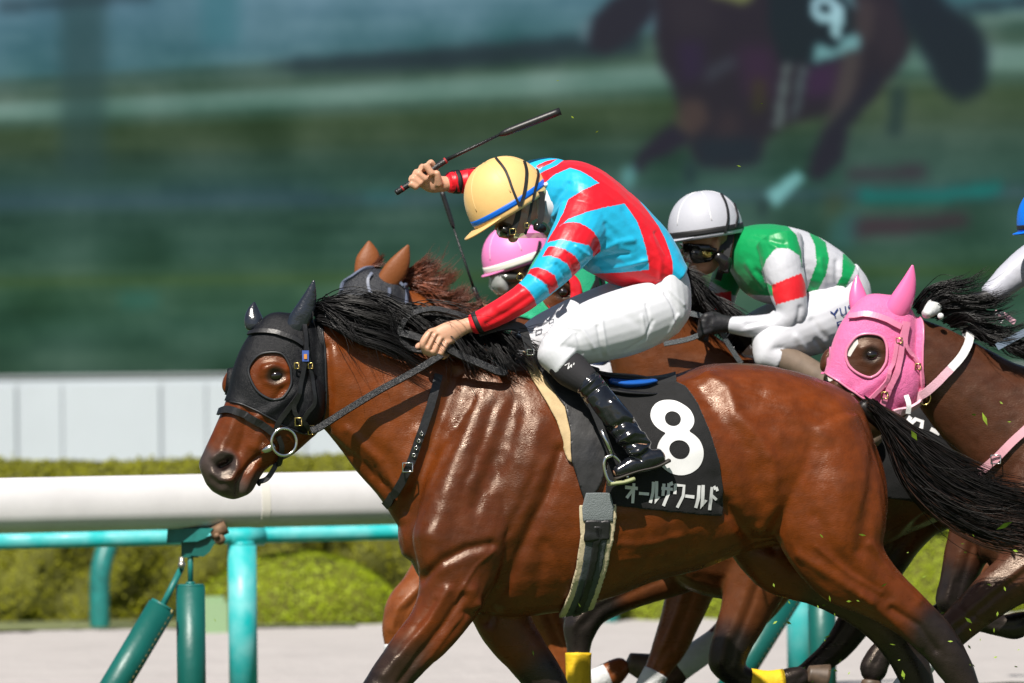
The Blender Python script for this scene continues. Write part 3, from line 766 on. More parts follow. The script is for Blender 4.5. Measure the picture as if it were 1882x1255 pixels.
def T(secs, sx, dx, sy=None, dy=None, s=None):
    """move and scale outline sections: x*sx+dx, horizon-centred in y"""
    out = []
    for q in secs:
        fx = lambda x: x * sx + dx
        fy = lambda y: HY + (y - HY) * sx + (dy or 0)
        if q[0] == 'p': out.append(('p', fx(q[1]), fy(q[2]), fx(q[3]), fy(q[4]), q[5] * sx, (q[6] if len(q) > 6 else 0) * sx))
        else: out.append(('c', fx(q[1]), fy(q[2]), q[3] * sx, q[4] * sx, q[5] * sx))
    return out
def Tp(pts, sx, dx, dy=0): return [(x * sx + dx, HY + (y - HY) * sx + dy) for x, y in pts]

def hoof(mb, fr, x, y, z, ang, s=1.0):
    """ang: direction the toe points in the picture (degrees, 0 = right, 90 = down)"""
    a = math.radians(ang); d = np.array((math.cos(a), math.sin(a))); n = np.array((-d[1], d[0]))
    tube(mb, fr, [('c', x, y, z, 19 * s, 18 * s), ('c', x + d[0] * 18 * s, y + d[1] * 18 * s, z, 24 * s, 22 * s), ('c', x + d[0] * 40 * s, y + d[1] * 40 * s, z, 30 * s, 27 * s)], 4, 18, cap=.12)

def paint(co, base, fr, jobs):
    """jobs: ([(x,y,z)...] px, radius px, colour, soft, [t range fade])"""
    c = np.tile(np.array(base, float), (len(co), 1))
    for pts, rad, col, soft in jobs:
        w = [tuple(fr.pt(*p)) for p in pts]
        if len(w) == 1: d = np.linalg.norm(co - np.array(w[0]), axis=1)
        else: d, _ = dist3(co, w)
        d = d / fr.u; k = np.clip((rad - d) / soft + .5, 0, 1); k = k * k * (3 - 2 * k)
        c = c * (1 - k[:, None]) + np.array(col) * k[:, None]
    return c

def make_horse(name, label, cat_loc, fr, parts, vox, strokes, base, jobs, smooth=5, pits=()):
    root = thing(name, label, 'horse', cat_loc, 'galloping racehorses')
    mb = MB()
    for secs, p in parts: tube(mb, fr, secs, 6, 28, p)
    return root, mb

BAY = (0.112, 0.0235, 0.0036); DARK = (0.016, 0.011, 0.010); MUZ = (0.055, 0.040, 0.036)
# ------------------------------------------------------------------ number 8, the bay in front
F8 = Fr(22.0, 1150, 0.2)
G8 = tuple(P(1100, HY + HC * FP / 22.0, 22.0)); G8 = (G8[0], 22.0, 0.0)
h8 = thing('racehorse', 'glossy bay racehorse with black hood and number 8 cloth, nearest of all', 'horse', G8, 'galloping racehorses')
mb = MB()
tube(mb, F8, TR8, 6, 32, .92); tube(mb, F8, NK8, 6, 28); tube(mb, F8, HD8, 6, 28, .95)
# near fore: shoulder, upper arm, forearm, knee, cannon, fetlock
NF = [('c', 950, 700, -46, 60, 14), ('c', 925, 775, -64, 80, 30), ('c', 880, 890, -78, 94, 44), ('c', 846, 1000, -84, 88, 52), ('c', 834, 1080, -84, 66, 48), ('c', 802, 1145, -82, 50, 42), ('c', 756, 1198, -80, 43, 35),
      ('c', 716, 1248, -80, 38, 30), ('c', 690, 1290, -80, 37, 32), ('c', 664, 1330, -80, 27, 25), ('c', 625, 1392, -80, 22, 20), ('c', 598, 1438, -80, 27, 23), ('c', 572, 1466, -80, 20, 19)]
FF = [('c', 930, 980, 70, 80, 44), ('c', 905, 1070, 74, 62, 46), ('c', 930, 1150, 72, 50, 42), ('c', 968, 1205, 70, 42, 34), ('c', 1003, 1254, 70, 37, 32), ('c', 1020, 1290, 70, 34, 30), ('c', 1050, 1330, 70, 23, 21), ('c', 1090, 1385, 70, 22, 20), ('c', 1120, 1420, 70, 27, 23), ('c', 1130, 1450, 70, 20, 19)]
NH = [('c', 1478, 800, -66, 108, 62), ('c', 1515, 900, -78, 110, 66), ('c', 1535, 985, -80, 100, 60), ('c', 1566, 1050, -80, 74, 48), ('c', 1622, 1092, -78, 52, 38), ('c', 1678, 1135, -78, 42, 31),
      ('c', 1722, 1178, -78, 38, 27), ('c', 1752, 1222, -78, 33, 25), ('c', 1778, 1270, -78, 26, 22), ('c', 1815, 1350, -78, 22, 19), ('c', 1840, 1405, -78, 27, 23), ('c', 1838, 1440, -78, 20, 19)]
FH = [('c', 1450, 860, 66, 100, 56), ('c', 1400, 965, 74, 84, 56), ('c', 1430, 1030, 74, 60, 46), ('c', 1520, 1072, 74, 48, 38), ('c', 1600, 1122, 74, 42, 32), ('c', 1652, 1180, 74, 37, 28),
      ('c', 1680, 1235, 74, 32, 26), ('c', 1702, 1300, 74, 24, 21), ('c', 1725, 1370, 74, 22, 19), ('c', 1742, 1420, 74, 27, 23), ('c', 1735, 1452, 74, 20, 19)]
for q in (NF, FF, NH, FH): tube(mb, F8, q, 5, 22)
blob(mb, F8, 424, 700, 40, 15, 26, 14, 20)               # far brow
blob(mb, F8, 556, 735, -30, 44, 55, 26, 0)               # cheek
blob(mb, F8, 500, 682, -44, 26, 18, 14, -20)             # brow
S8 = Skin(mb, 0.0058, 14)
u8 = F8.u
STR8 = [
    ([(838, 690), (806, 780), (772, 870), (744, 938)], 15, -7), ([(770, 800), (745, 890)], 16, 4),
    ([(905, 700), (870, 790), (830, 890), (795, 980)], 22, 6), ([(945, 740), (915, 830), (875, 930)], 16, -4),
    ([(990, 780), (965, 870), (930, 960), (900, 1010)], 26, 6), ([(1030, 830), (1010, 900), (985, 950), (955, 1015), (925, 1085), (895, 1140)], 12, -7),
    ([(776, 1064), (815, 1030), (860, 1008), (900, 1000)], 9, -6), ([(785, 985), (800, 1030)], 26, 7),
    ([(850, 1095), (815, 1150), (765, 1212), (735, 1255)], 8, -5), ([(822, 1085), (790, 1140), (740, 1195), (705, 1240)], 10, 5),
    ([(875, 1110), (845, 1160), (800, 1210)], 8, 4), ([(862, 1128), (885, 1120), (905, 1090)], 9, -6), ([(868, 1085), (880, 1120)], 14, 6),
    ([(800, 1105), (770, 1150), (730, 1200)], 6, -3),
    
    ([(1300, 690), (1338, 712), (1352, 760), (1395, 802), (1420, 850), (1424, 925), (1400, 970)], 14, 5), ([(1290, 720), (1325, 770), (1370, 830), (1390, 900)], 18, -4),
    ([(1335, 930), (1360, 965), (1385, 1000), (1420, 1004)], 13, -9), ([(1315, 880), (1330, 950)], 22, -6),
    ([(1610, 830), (1600, 920), (1580, 1010)], 13, -4), ([(1545, 760), (1560, 880), (1545, 990)], 30, 4),
    ([(1500, 950), (1530, 1010), (1580, 1060), (1630, 1100)], 12, -3), ([(1470, 1020), (1540, 1066), (1600, 1105)], 10, 4),
    ([(1640, 1120), (1690, 1150), (1720, 1195)], 7, -4), ([(1585, 1095), (1640, 1140), (1690, 1190)], 8, 3),
    ([(1140, 960), (1150, 1060)], 9, -2), ([(1185, 940), (1190, 1040)], 9, -2), ([(1230, 950), (1232, 1030)], 9, -2), ([(1270, 960), (1270, 1020)], 9, -2),
    ([(1000, 1000), (985, 1090)], 12, -3), ([(1015, 1010), (1035, 1060)], 6, -2),
    ([(600, 806), (660, 850), (720, 905)], 9, -4), ([(615, 660), (660, 740), (720, 820), (760, 880)], 26, 4), ([(640, 790), (700, 850), (730, 900)], 10, 4),
    ([(600, 640), (606, 720), (600, 790)], 9, -6), ([(690, 860), (700, 890)], 4, -2), ([(705, 850), (716, 890)], 4, -2), ([(672, 850), (682, 876)], 4, -2),
    ] + [([(x + 3 * math.sin(y * .11 + x), y) for x, y in crom(p, 5)], w * 1.15, h * .5) for p, w, h in [([(882, 728), (852, 800), (818, 880), (792, 940)], 9, 3.2), ([(868, 735), (836, 810), (800, 890)], 6, -2.5), ([(925, 740), (897, 820), (868, 890)], 9, 3), ([(908, 750), (880, 820), (850, 900)], 6, -2.2), ([(968, 760), (950, 835), (918, 905)], 10, 3), ([(950, 770), (930, 840), (900, 900)], 6, -2.2),
    ([(1002, 850), (975, 920), (945, 985)], 9, 3), ([(985, 860), (955, 930), (925, 985)], 6, -2.5)]] + [([(905, 1010), (875, 1040), (850, 1080), (838, 1105)], 3.2, 2.2),
    ([(770, 1100), (745, 1140), (715, 1185)], 3.2, 2), ([(850, 1130), (815, 1175), (775, 1225)], 3.5, 2.2), ([(1080, 985), (1130, 1000), (1190, 1000), (1250, 985)], 7, 1.6), ([(1140, 1030), (1200, 1022), (1260, 1000)], 5, 1.4),
    ([(1480, 780), (1500, 860), (1490, 940)], 20, -2.5), ([(1420, 720), (1470, 770), (1520, 800)], 18, 3), ([(1600, 1000), (1640, 1055), (1690, 1105)], 7, 3), ([(1500, 1005), (1560, 1055), (1620, 1090)], 5, 2.2),
    # head
    ([(477, 838), (462, 850), (448, 868), (438, 888), (436, 910)], 4.5, -7), ([(468, 862), (456, 885), (450, 903)], 7, 4), ([(425, 880), (410, 900)], 10, 3),
    ([(470, 770), (510, 745), (540, 722)], 9, 4), ([(440, 745), (420, 800), (405, 825)], 8, 3), ([(455, 760), (448, 800), (438, 830)], 9, -4),
    ([(478, 800), (470, 820)], 10, 4), ([(392, 868), (405, 880), (425, 880), (436, 862), (430, 838), (410, 830), (392, 840)], 6, 5), ([(404, 858), (418, 852), (424, 846)], 8, -17),
    ([(486, 676), (506, 672), (526, 680)], 6, 4), ([(490, 702), (510, 708), (526, 700)], 6, 3), ([(506, 689)], 11, -6), ([(520, 715), (505, 735)], 6, -3),
]
S8.sculpt(u8, [(p, w, h * (1.2 if w > 6.5 else .9)) if min(q[0] for q in p) > 560 else (p, w, h) for p, w, h in STR8])
def fbm(co, f, seed):
    r = np.random.default_rng(seed); out = np.zeros(len(co))
    for i in range(10):
        k = r.normal(size=3); k /= np.linalg.norm(k); ff = f * (1.6 ** (i % 4)); out += np.sin(co @ k * ff + r.uniform(0, 6.28) + 1.5 * np.sin(co @ np.roll(k, 1) * ff * .7)) / (1.6 ** (i % 4))
    return out / 5
nn = S8.normals(); ca_, sa_ = math.cos(1.1), math.sin(1.1)
al = np.stack([(S8.co[:, 0] * ca_ + S8.co[:, 2] * sa_) * .3, S8.co[:, 1], -S8.co[:, 0] * sa_ + S8.co[:, 2] * ca_], -1)      # along the lie of the muscle
trunkw = np.clip((S8.px()[:, 0] - 600) / 80, 0, 1)
S8.co += nn * (fbm(S8.co, 38, 3) * 0.0014 + fbm(al, 95, 4) * 0.0011 * trunkw)[:, None]
# veins and sweat ripples on the shoulder
c8 = paint(S8.co, BAY, F8, [
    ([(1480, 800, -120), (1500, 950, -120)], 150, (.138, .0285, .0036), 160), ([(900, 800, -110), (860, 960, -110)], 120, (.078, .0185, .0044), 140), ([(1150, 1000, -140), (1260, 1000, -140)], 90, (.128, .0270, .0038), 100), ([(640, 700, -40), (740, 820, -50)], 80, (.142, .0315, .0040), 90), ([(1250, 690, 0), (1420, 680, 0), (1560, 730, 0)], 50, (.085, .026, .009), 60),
    ([(720, 1240, -80), (690, 1290, -80), (600, 1440, -80), (560, 1480, -80)], 62, DARK, 40), ([(760, 1190, -90), (725, 1235, -85)], 30, (.05, .024, .014), 40),
    ([(1000, 1254, 70), (1120, 1420, 70), (1130, 1460, 70)], 62, DARK, 40),
    ([(1715, 1165, -78), (1750, 1220, -78), (1840, 1405, -78), (1835, 1460, -78)], 62, DARK, 46), ([(1740, 1125, -70), (1770, 1190, -70)], 26, DARK, 18),
    ([(1640, 1160, 74), (1680, 1235, 74), (1742, 1420, 74), (1735, 1470, 74)], 62, DARK, 46), ([(1520, 1085, 74), (1600, 1130, 74)], 60, (.04, .02, .012), 40),
    ([(372, 862, 0), (415, 905, 0)], 44, MUZ, 26), ([(440, 905, 0), (462, 885, 0)], 30, (.10, .072, .066), 20), ([(412, 852, -30)], 26, (.045, .034, .032), 14), ([(412, 853, -24)], 13, (.008, .004, .004), 8),
    ([(506, 690, -48)], 19, (.03, .015, .01), 10),
    ([(930, 650, 0), (820, 622, 0), (700, 590, 0), (600, 575, 0)], 26, (.05, .02, .012), 16),
])
o = link('body', S8.mesh('horse_body', c8), h8, M_coat)
for q in ((562, 1474, -80, 120), (1134, 1462, 70, 60), (1832, 1452, -78, 110), (1730, 1464, 74, 110)):
    b = MB(); hoof(b, F8, *q); b.build('hoof', M_hoof, h8)
B8 = S8.bvh()
# eyes
b = MB(); blob(b, F8, 508, 690, -50, 12.5, 9, 8, -12); eye = b.build('eye', M_eye, h8)
# ---- hood with its eye opening and leather ear covers
z1 = lambda x, y: (340 + x / 2.414, 420 + y / 2.414)
EYE8 = smooth_poly([z1(*p) for p in [(285, 640), (302, 590), (345, 556), (420, 553), (455, 590), (470, 655), (462, 715), (425, 758), (375, 755), (318, 715)]], 4)
HOOD8 = [(380, 733), (417, 737), (456, 747), (497, 768), (530, 786), (560, 796), (580, 792), (592, 772), (597, 740), (598, 690), (597, 640), (594, 600), (585, 560), (500, 545), (400, 600), (398, 660), (421, 664), (416, 700), (413, 728)]
lim = ~inside(S8.px(), [(395, 660), (423, 668), (418, 700), (413, 731), (380, 731)])
shell('hood', S8, HOOD8, [EYE8], .0025, .002, M_blackmesh, h8, cond=lim)
hb = S8.bvh()
b = MB(); ep = [ray(B8, x, y) for x, y in EYE8]; b.path([h[0] + h[1] * .006 for h in ep if h[0] is not None], .0045, 8, True); b.build('eye_rim', mat('hood_binding', (.016, .017, .02), .45), h8)
b = MB(); ep = [ray(B8, x, y) for x, y in crom([(424, 738), (456, 747), (497, 768), (530, 786), (560, 796), (580, 791), (592, 772), (597, 740), (597, 690), (596, 640), (592, 606)], 4)]; b.path([h[0] + h[1] * .005 for h in ep if h[0] is not None], .0035, 6); b.build('hood_binding', mat('hood_binding'), h8)
M_earcover = mat('glossy_ear_cover', (0.014, 0.017, 0.024), 0.24, coat=.5, coatr=.12, bump=(24, .5, .012), spec=.6)
def ear(name, fr, base0, base1, tip, z0, z1, mt, par, bend=0, wz=.6, leaf=0):
    b0, b1, t = np.array(base0, float), np.array(base1, float), np.array(tip, float); c = (b0 + b1) / 2; w = np.linalg.norm(b1 - b0) / 2; ax = t - c
    per = np.array((-ax[1], ax[0])) / np.linalg.norm(ax); S = []
    for f, k in (((-.14, .7), (0, .85), (.22, 1.0), (.45, 1.02), (.66, .80), (.84, .44), (.98, .08)) if leaf else ((-.12, .80), (0, 1.0), (.22, 1.02), (.45, .86), (.68, .58), (.86, .30), (.98, .08))):
        q = c + ax * f + per * bend * math.sin(f * 3.1); S.append(('c', q[0], q[1], z0 + (z1 - z0) * f, w * k, w * k * wz))
    b = MB(); tube(b, fr, S, 4, 18, cap=.2); return b.build(name, mt, par)
ear('ear_cover', F8, (526, 592), (562, 610), (577, 513), -30, -40, M_earcover, h8, 5, .6); ear('ear_cover', F8, (455, 610), (482, 588), (468, 554), 26, 34, M_earcover, h8, -3, .7)
# ---- bridle
strap('browband', B8, [(449, 622), (475, 612), (505, 612), (535, 622), (555, 634)], 8, M_leather, h8, u8, 7)
strap('cheek_strap', B8, [(557, 600), (559, 640), (556, 670), (549, 710), (540, 745), (548, 764), (560, 775), (572, 790)], 8, M_leather, h8, u8, 9)
strap('cheek_strap', B8, [(560, 640), (566, 680), (572, 710), (574, 740), (562, 758), (552, 775)], 7, M_leather, h8, u8, 9)
strap('noseband', B8, [(404, 760), (420, 754), (440, 758), (470, 772), (490, 786), (503, 795)], 13, M_leather, h8, u8, 6)
strap('noseband_strap', B8, [(546, 722), (528, 750), (510, 778), (505, 795)], 9, M_leather, h8, u8, 8)
strap('curb_strap', B8, [(510, 800), (516, 818), (512, 842), (503, 862), (490, 880), (472, 886)], 9, M_leather, h8, u8, 7, fallback=21.7)
b = MB(); c0 = ray(B8, 520, 812)[0] or F8.pt(520, 812, -40)
ringp = [Vector(P(522 + 23 * math.cos(t), 812 + 25 * math.sin(t), c0.y - .030 + .010 * math.cos(t))) for t in np.linspace(0, 2 * math.pi, 28, endpoint=False)]
b.path(ringp, .0055, 8, True); b.build('bit_ring', M_chrome, h8)
b = MB(); b.path([Vector(P(478, 830, c0.y - .014)), Vector(P(490, 826, c0.y - .02)), Vector(P(505, 818, c0.y - .026))], [.008, .012, .013], 10); b.build('bit_bar', M_chrome, h8)
for (x, y, w_, h_) in ((549, 775, 12, 14), (572, 790, 10, 16), (546, 672, 8, 10), (571, 672, 8, 10)):
    hq = ray(B8, x, y); p0 = (hq[0] if hq[0] else F8.pt(x, y, -50)); p0 = Vector(p0) + Vector((0, -.026, 0)); b = MB()
    r_ = [p0 + Vector((a * w_ * u8 / 2, 0, c * h_ * u8 / 2)) for a, c in ((-1, -1), (1, -1), (1, 1), (-1, 1))]; b.path(r_, .003, 6, True); b.build('buckle', M_brass, h8)
hq = ray(B8, 562, 654)[0]; b = MB(); b.box((hq.x, hq.y - .028, hq.z), (.022, .006, .036)); tagp = b.build('bridle_tag', mat('blue_tag', (.05, .10, .35), .4), h8, False)
b = MB(); b.box((hq.x, hq.y - .033, hq.z - .002), (.010, .004, .016)); b.build('tag_mark', mat('orange_mark', (.6, .25, .05), .4), tagp, False)
# breast strap
bs = strap('breast_strap', B8, [(806, 690), (798, 720), (786, 760), (770, 805), (756, 845), (742, 880), (722, 915), (712, 926)], 15, M_leather, h8, u8, 6, 5)
b = MB()
for (x, y) in ((774, 797), (769, 810), (764, 823), (760, 836)):
    hq = ray(B8, x, y); p0 = hq[0] + hq[1] * .010 + Vector((0, -.012, 0)); b.path([p0 + Vector((.0055 * math.cos(t), 0, .0055 * math.sin(t))) for t in np.linspace(0, 6.28, 8, endpoint=False)], .002, 5, True)
b.build('eyelets', M_chrome, h8)
hq = ray(B8, 750, 858); p0 = hq[0] + hq[1] * .010 + Vector((0, -.014, 0)); b = MB(); b.path([p0 + Vector((a * 9 * u8, -.004, c * 8 * u8)) for a, c in ((-1, -1), (1, -1), (1, 1), (-1, 1))], .0032, 6, True); b.build('buckle', M_chrome, h8)
# ---- mane and tail
mg = []
for i, x in enumerate(np.linspace(566, 935, 14)):
    yr = np.interp(x, [566, 612, 665, 735, 815, 935], [574, 556, 566, 584, 606, 634]); hw = np.interp(x, [566, 735, 935], [40, 56, 84])
    L = np.interp(x, [566, 640, 800, 935], [.80, .92, .85, .42]) * (1.0, 1.25, .75, 1.1, .85)[i % 5]; up = (0, -16, 8, -8, 12)[i % 5]
    mg.append([(x, yr, 6), (x + 26 * L, yr - 12 * L + 2 + up * .4, -hw * .55), (x + 68 * L, yr + 12 * L + up, -hw * .98), (x + 108 * L, yr + 48 * L + up, -hw * 1.25), (x + 138 * L, yr + 96 * L + up * .3, -hw * 1.3)])
hair('mane', F8, mg, 1900, 1.2, 17, M_black_hair, h8, 5, clump=26, spread=.7)
mg2 = [[(575, 570, -8), (600, 556, -30), (640, 560, -48), (690, 575, -58), (735, 590, -62)], [(580, 580, -20), (604, 575, -44), (650, 592, -60), (705, 612, -68), (770, 640, -76)], [(588, 590, -30), (612, 600, -52), (655, 622, -64), (715, 640, -74), (800, 690, -84)]]
hair('mane_lock', F8, mg2, 460, 1.2, 10, M_black_hair, h8, 6, clump=24, spread=.6)
hair('mane_wisps', F8, mg, 160, 1.0, 34, M_black_hair, h8, 7, clump=3)
b = MB(); tube(b, F8, [('c', 1585, 745, -5, 16, 14), ('c', 1622, 775, -5, 17, 15), ('c', 1655, 812, -5, 15, 13), ('c', 1690, 850, -5, 12, 11), ('c', 1730, 880, -5, 8, 8)], 4, 14); b.build('tail_dock', M_tail, h8)
tg = [[(1590, 738, -8), (1650, 768, -10), (1705, 812, -12), (1775, 868, -14), (1860, 905, -16), (1990, 925, -18)], [(1605, 745, -22), (1662, 800, -24), (1722, 855, -26), (1800, 905, -28), (1890, 935, -30), (2020, 965, -30)],
      [(1622, 770, -20), (1672, 850, -26), (1738, 905, -28), (1815, 945, -30), (1905, 965, -34), (2040, 1005, -36)], [(1632, 800, -14), (1668, 890, -20), (1735, 945, -24), (1815, 978, -26), (1900, 990, -28), (2020, 1030, -30)]]
hair('tail', F8, tg, 1100, 1.3, 18, M_tail, h8, 8, segs=15, clump=24, spread=.6)
hair('tail_strands', F8, tg, 420, 1.3, 20, mat('brown_tail_hair', (.035, .014, .008), .4, spec=.5), h8, 9, segs=15, clump=10)
hair('tail_wisps', F8, tg, 130, 1.0, 34, M_tail, h8, 10, segs=15, clump=2)
# ================================================================== TACK OF NUMBER 8
z3 = lambda x, y: (960 + x / 3.1375, 560 + y / 3.1375)
cloth8 = thing('number_cloth', 'black racing number cloth with white number 8 under the saddle', 'saddle cloth', tuple(F8.pt(1225, 700, 0)))
M_cloth = mat('black_number_cloth', (0.0055, 0.0055, 0.006), 0.75, sheen=.15, bump=(240, .5, .003), var=(40, .4), spec=.3)
CL = [(1108, 640), (1240, 640), (1244, 706), (1260, 713), (1282, 745), (1304, 796), (1320, 847), (1328, 895), (1324, 947), (1280, 944), (1200, 936), (1132, 929), (1112, 918), (1118, 820), (1112, 740)]
noleg = ~((S8.px()[:, 1] > 1000))
shell('cloth', S8, CL, [], .005, .005, M_cloth, cloth8, cond=noleg)
# all tack lies over one smoothed copy of the body so that print stays flat
M_print = mat('white_print', (0.66, 0.66, 0.66), 0.6)
def ell(cx, cy, rx, ry, rot=0, n=28):
    r = math.radians(rot); return [(cx + rx * math.cos(t) * math.cos(r) - ry * math.sin(t) * math.sin(r), cy + rx * math.cos(t) * math.sin(r) + ry * math.sin(t) * math.cos(r)) for t in np.linspace(0, 2 * math.pi, n, endpoint=False)]
def union2(e1, e2, c, n=72):
    """outline of two overlapping ovals (cx,cy,rx,ry,rot) seen from the waist"""
    A = np.array(ell(*e1, n=200)); Bq = np.array(ell(*e2, n=200)); keep = [p for p in A if not inside(p[None], Bq)[0]] + [p for p in Bq if not inside(p[None], A)[0]]
    k = np.array(keep); a = np.arctan2(k[:, 1] - c[1], k[:, 0] - c[0]); k = k[np.argsort(a)]
    return [tuple(p) for p in k[::4]]
top8 = (*z3(862, 660), 41, 30, 16); bot8 = (*z3(905, 855), 43, 41, 14)
out8 = union2(top8, bot8, z3(876, 745))
decal('number_print', B8, [(out8, [ell(*z3(865, 667), 15, 13, 14), ell(*z3(902, 838), 19, 17, 14)])], .0125, M_print, cloth8, 7)
def bars(segs, w): 
    out = []
    for s in segs:
        s = [np.array(z3(*p)) for p in s]; L_, R_ = [], []
        for i, p in enumerate(s):
            d = s[min(i + 1, len(s) - 1)] - s[max(i - 1, 0)]; d /= np.linalg.norm(d); n_ = np.array((-d[1], d[0])) * w / 2; L_.append(tuple(p + n_)); R_.append(tuple(p - n_))
        out.append((L_ + R_[::-1], []))
    return out
KANA = [[(590, 1052), (662, 1058)], [(640, 1030), (632, 1142)], [(634, 1062), (598, 1112)],                                  # オ
        [(668, 1085), (726, 1090)],                                                                                          # ー
        [(752, 1022), (748, 1080), (732, 1140)], [(770, 1018), (766, 1146), (784, 1104)],                                    # ル
        [(796, 1056), (862, 1062)], [(812, 1030), (806, 1100)], [(840, 1028), (836, 1090), (808, 1156)], [(850, 1020), (858, 1040)],   # ザ
        [(878, 1036), (874, 1090)], [(872, 1038), (926, 1042), (920, 1100), (886, 1164)],                                    # ワ
        [(932, 1100), (986, 1106)],                                                                                          # ー
        [(1012, 1040), (1008, 1110), (992, 1166)], [(1034, 1038), (1026, 1172), (1048, 1122)],                               # ル
        [(1082, 1050), (1068, 1180)], [(1076, 1092), (1108, 1120)], [(1096, 1044), (1104, 1064)], [(1110, 1050), (1118, 1070)]]  # ド
lets = bars(KANA, 5.6)
for l in lets: decal('letter_stroke', B8, [l], .0125, M_print, cloth8, 8)

saddle = thing('racing_saddle', 'small black racing saddle with blue cantle and buckled girth on the bay', 'saddle', tuple(F8.pt(1100, 680, 0)))
M_flap = mat('worn_black_leather', (0.013, 0.013, 0.014), 0.55, var=(24, .5), bump=(140, .14, .003), rvar=(10, .38, .7), spec=.45)
M_cream = mat('cream_pad', (0.50, 0.37, 0.20), 0.8, var=(30, .12), bump=(200, .3, .002))
PAD = [(956, 640), (975, 640), (985, 676), (1012, 712), (1038, 748), (1050, 800), (1052, 852), (1044, 845), (1036, 815), (1022, 775), (1002, 738), (978, 700), (964, 668)]
shell('saddle_pad', S8, PAD, [], .006, .007, M_cream, saddle, cond=noleg)
FLAP = [z3(*p) for p in [(35, 250), (85, 380), (160, 490), (240, 600), (275, 740), (283, 900), (320, 1020), (352, 1110), (372, 1138), (408, 1108), (452, 1030), (476, 950), (478, 840), (450, 660), (420, 250)]]
shell('saddle_flap', S8, FLAP, [], .013, .007, M_flap, saddle, cond=noleg)
b = MB(); tube(b, F8, [('c', 985, 655, 0, 10, 42), ('c', 1040, 668, 0, 10, 52), ('c', 1100, 690, 0, 9, 66), ('c', 1160, 696, 0, 9, 74), ('c', 1196, 700, 0, 7, 62)], 5, 24); b.build('seat', M_flap, saddle)
b = MB(); tube(b, F8, [('c', 1118, 701, -46, 8, 42), ('c', 1145, 705, -48, 10, 44), ('c', 1172, 704, -46, 9, 42), ('c', 1192, 701, -40, 6, 36)], 5, 20); b.build('cantle', mat('blue_gloss_leather', (.012, .10, .42), .25, coat=.4), saddle)
b = MB(); tube(b, F8, [('c', 1110, 716, -70, 7, 34), ('c', 1150, 722, -72, 6, 36), ('c', 1190, 724, -70, 4, 32), ('c', 1208, 722, -66, 3, 22)], 5, 18); b.build('seat_skirt', M_leather, saddle)
GL = [(1052, 930), (1062, 933), (1072, 942), (1068, 985), (1060, 1035), (1047, 1085), (1028, 1130)]; GR = [(1090, 1130), (1104, 1080), (1118, 1035), (1128, 985), (1133, 928)]
GIRTH = [(1076, 905), (1066, 938), (1066, 985), (1058, 1040), (1046, 1085), (1022, 1140), (1072, 1140), (1098, 1085), (1114, 1040), (1126, 985), (1132, 928), (1122, 905)]
gy = [905, 932, 985, 1040, 1085, 1140]; gl = np.array([1072, 1064, 1066, 1058, 1046, 1020.]); gr = np.array([1124, 1132, 1126, 1114, 1098, 1074.])
def gstrip(f0, f1, y0=905, y1=1140):
    ys = [y0] + [y for y in gy if y0 < y < y1] + [y1]; l_ = np.interp(ys, gy, gl); r_ = np.interp(ys, gy, gr)
    return [(l + (r - l) * f0, y) for l, r, y in zip(l_, r_, ys)] + [(l + (r - l) * f1, y) for l, r, y in list(zip(l_, r_, ys))[::-1]]
M_gw = mat('girth_webbing', (.045, .055, .06), .6, bump=(260, .5, .003)); M_gc = mat('girth_sheepskin', (.52, .44, .29), .8, bump=(120, .4, .004)); M_ge = mat('girth_elastic', (.14, .16, .165), .7, bump=(300, .6, .003, 0))
shell('girth_edge', S8, gstrip(0, .24, 928), [], .008, .010, M_gc, saddle); shell('girth_edge', S8, gstrip(.76, 1, 926), [], .008, .010, M_gc, saddle)
shell('girth', S8, gstrip(.18, .82, 975), [], .012, .008, M_gw, saddle); shell('girth_pad', S8, gstrip(.40, .62, 965), [], .019, .006, M_leather, saddle)
shell('girth_elastic', S8, gstrip(.08, .92, 905, 956), [], .016, .005, M_ge, saddle, 'near'); shell('girth_keeper', S8, gstrip(.14, .86, 954, 990), [], .019, .006, M_leather, saddle, 'near')
# stirrup iron and leather on our side
b = MB(); free_strap(b, F8, [(1085, 740, -178), (1098, 770, -182), (1112, 805, -186), (1124, 838, -188)], 12, 4); b.build('stirrup_leather', M_leather, saddle, False)
b = MB(); b.path([F8.pt(1105, 790, -196), F8.pt(1115, 812, -197), F8.pt(1126, 838, -197)], .006, 8)
loop = [(1126, 836), (1113, 842), (1110, 855), (1113, 870), (1120, 884), (1136, 888), (1148, 884)]
b.path([F8.pt(x, y, -204) for x, y in crom(loop, 4)], .0058, 8)
loop = [(1126, 836), (1134, 842), (1142, 852), (1150, 868), (1154, 880)]
b.path([F8.pt(x, y, -176) for x, y in crom(loop, 4)], .0058, 8); b.build('stirrup_iron', M_chrome, saddle)
b = MB(); tube(b, F8, [('c', 1120, 889, -190, 4, 18), ('c', 1145, 886, -190, 4, 20), ('c', 1164, 880, -190, 4, 18)], 3, 12, .6); b.build('stirrup_tread', mat('tread_rubber', (.30, .32, .16), .5), saddle)

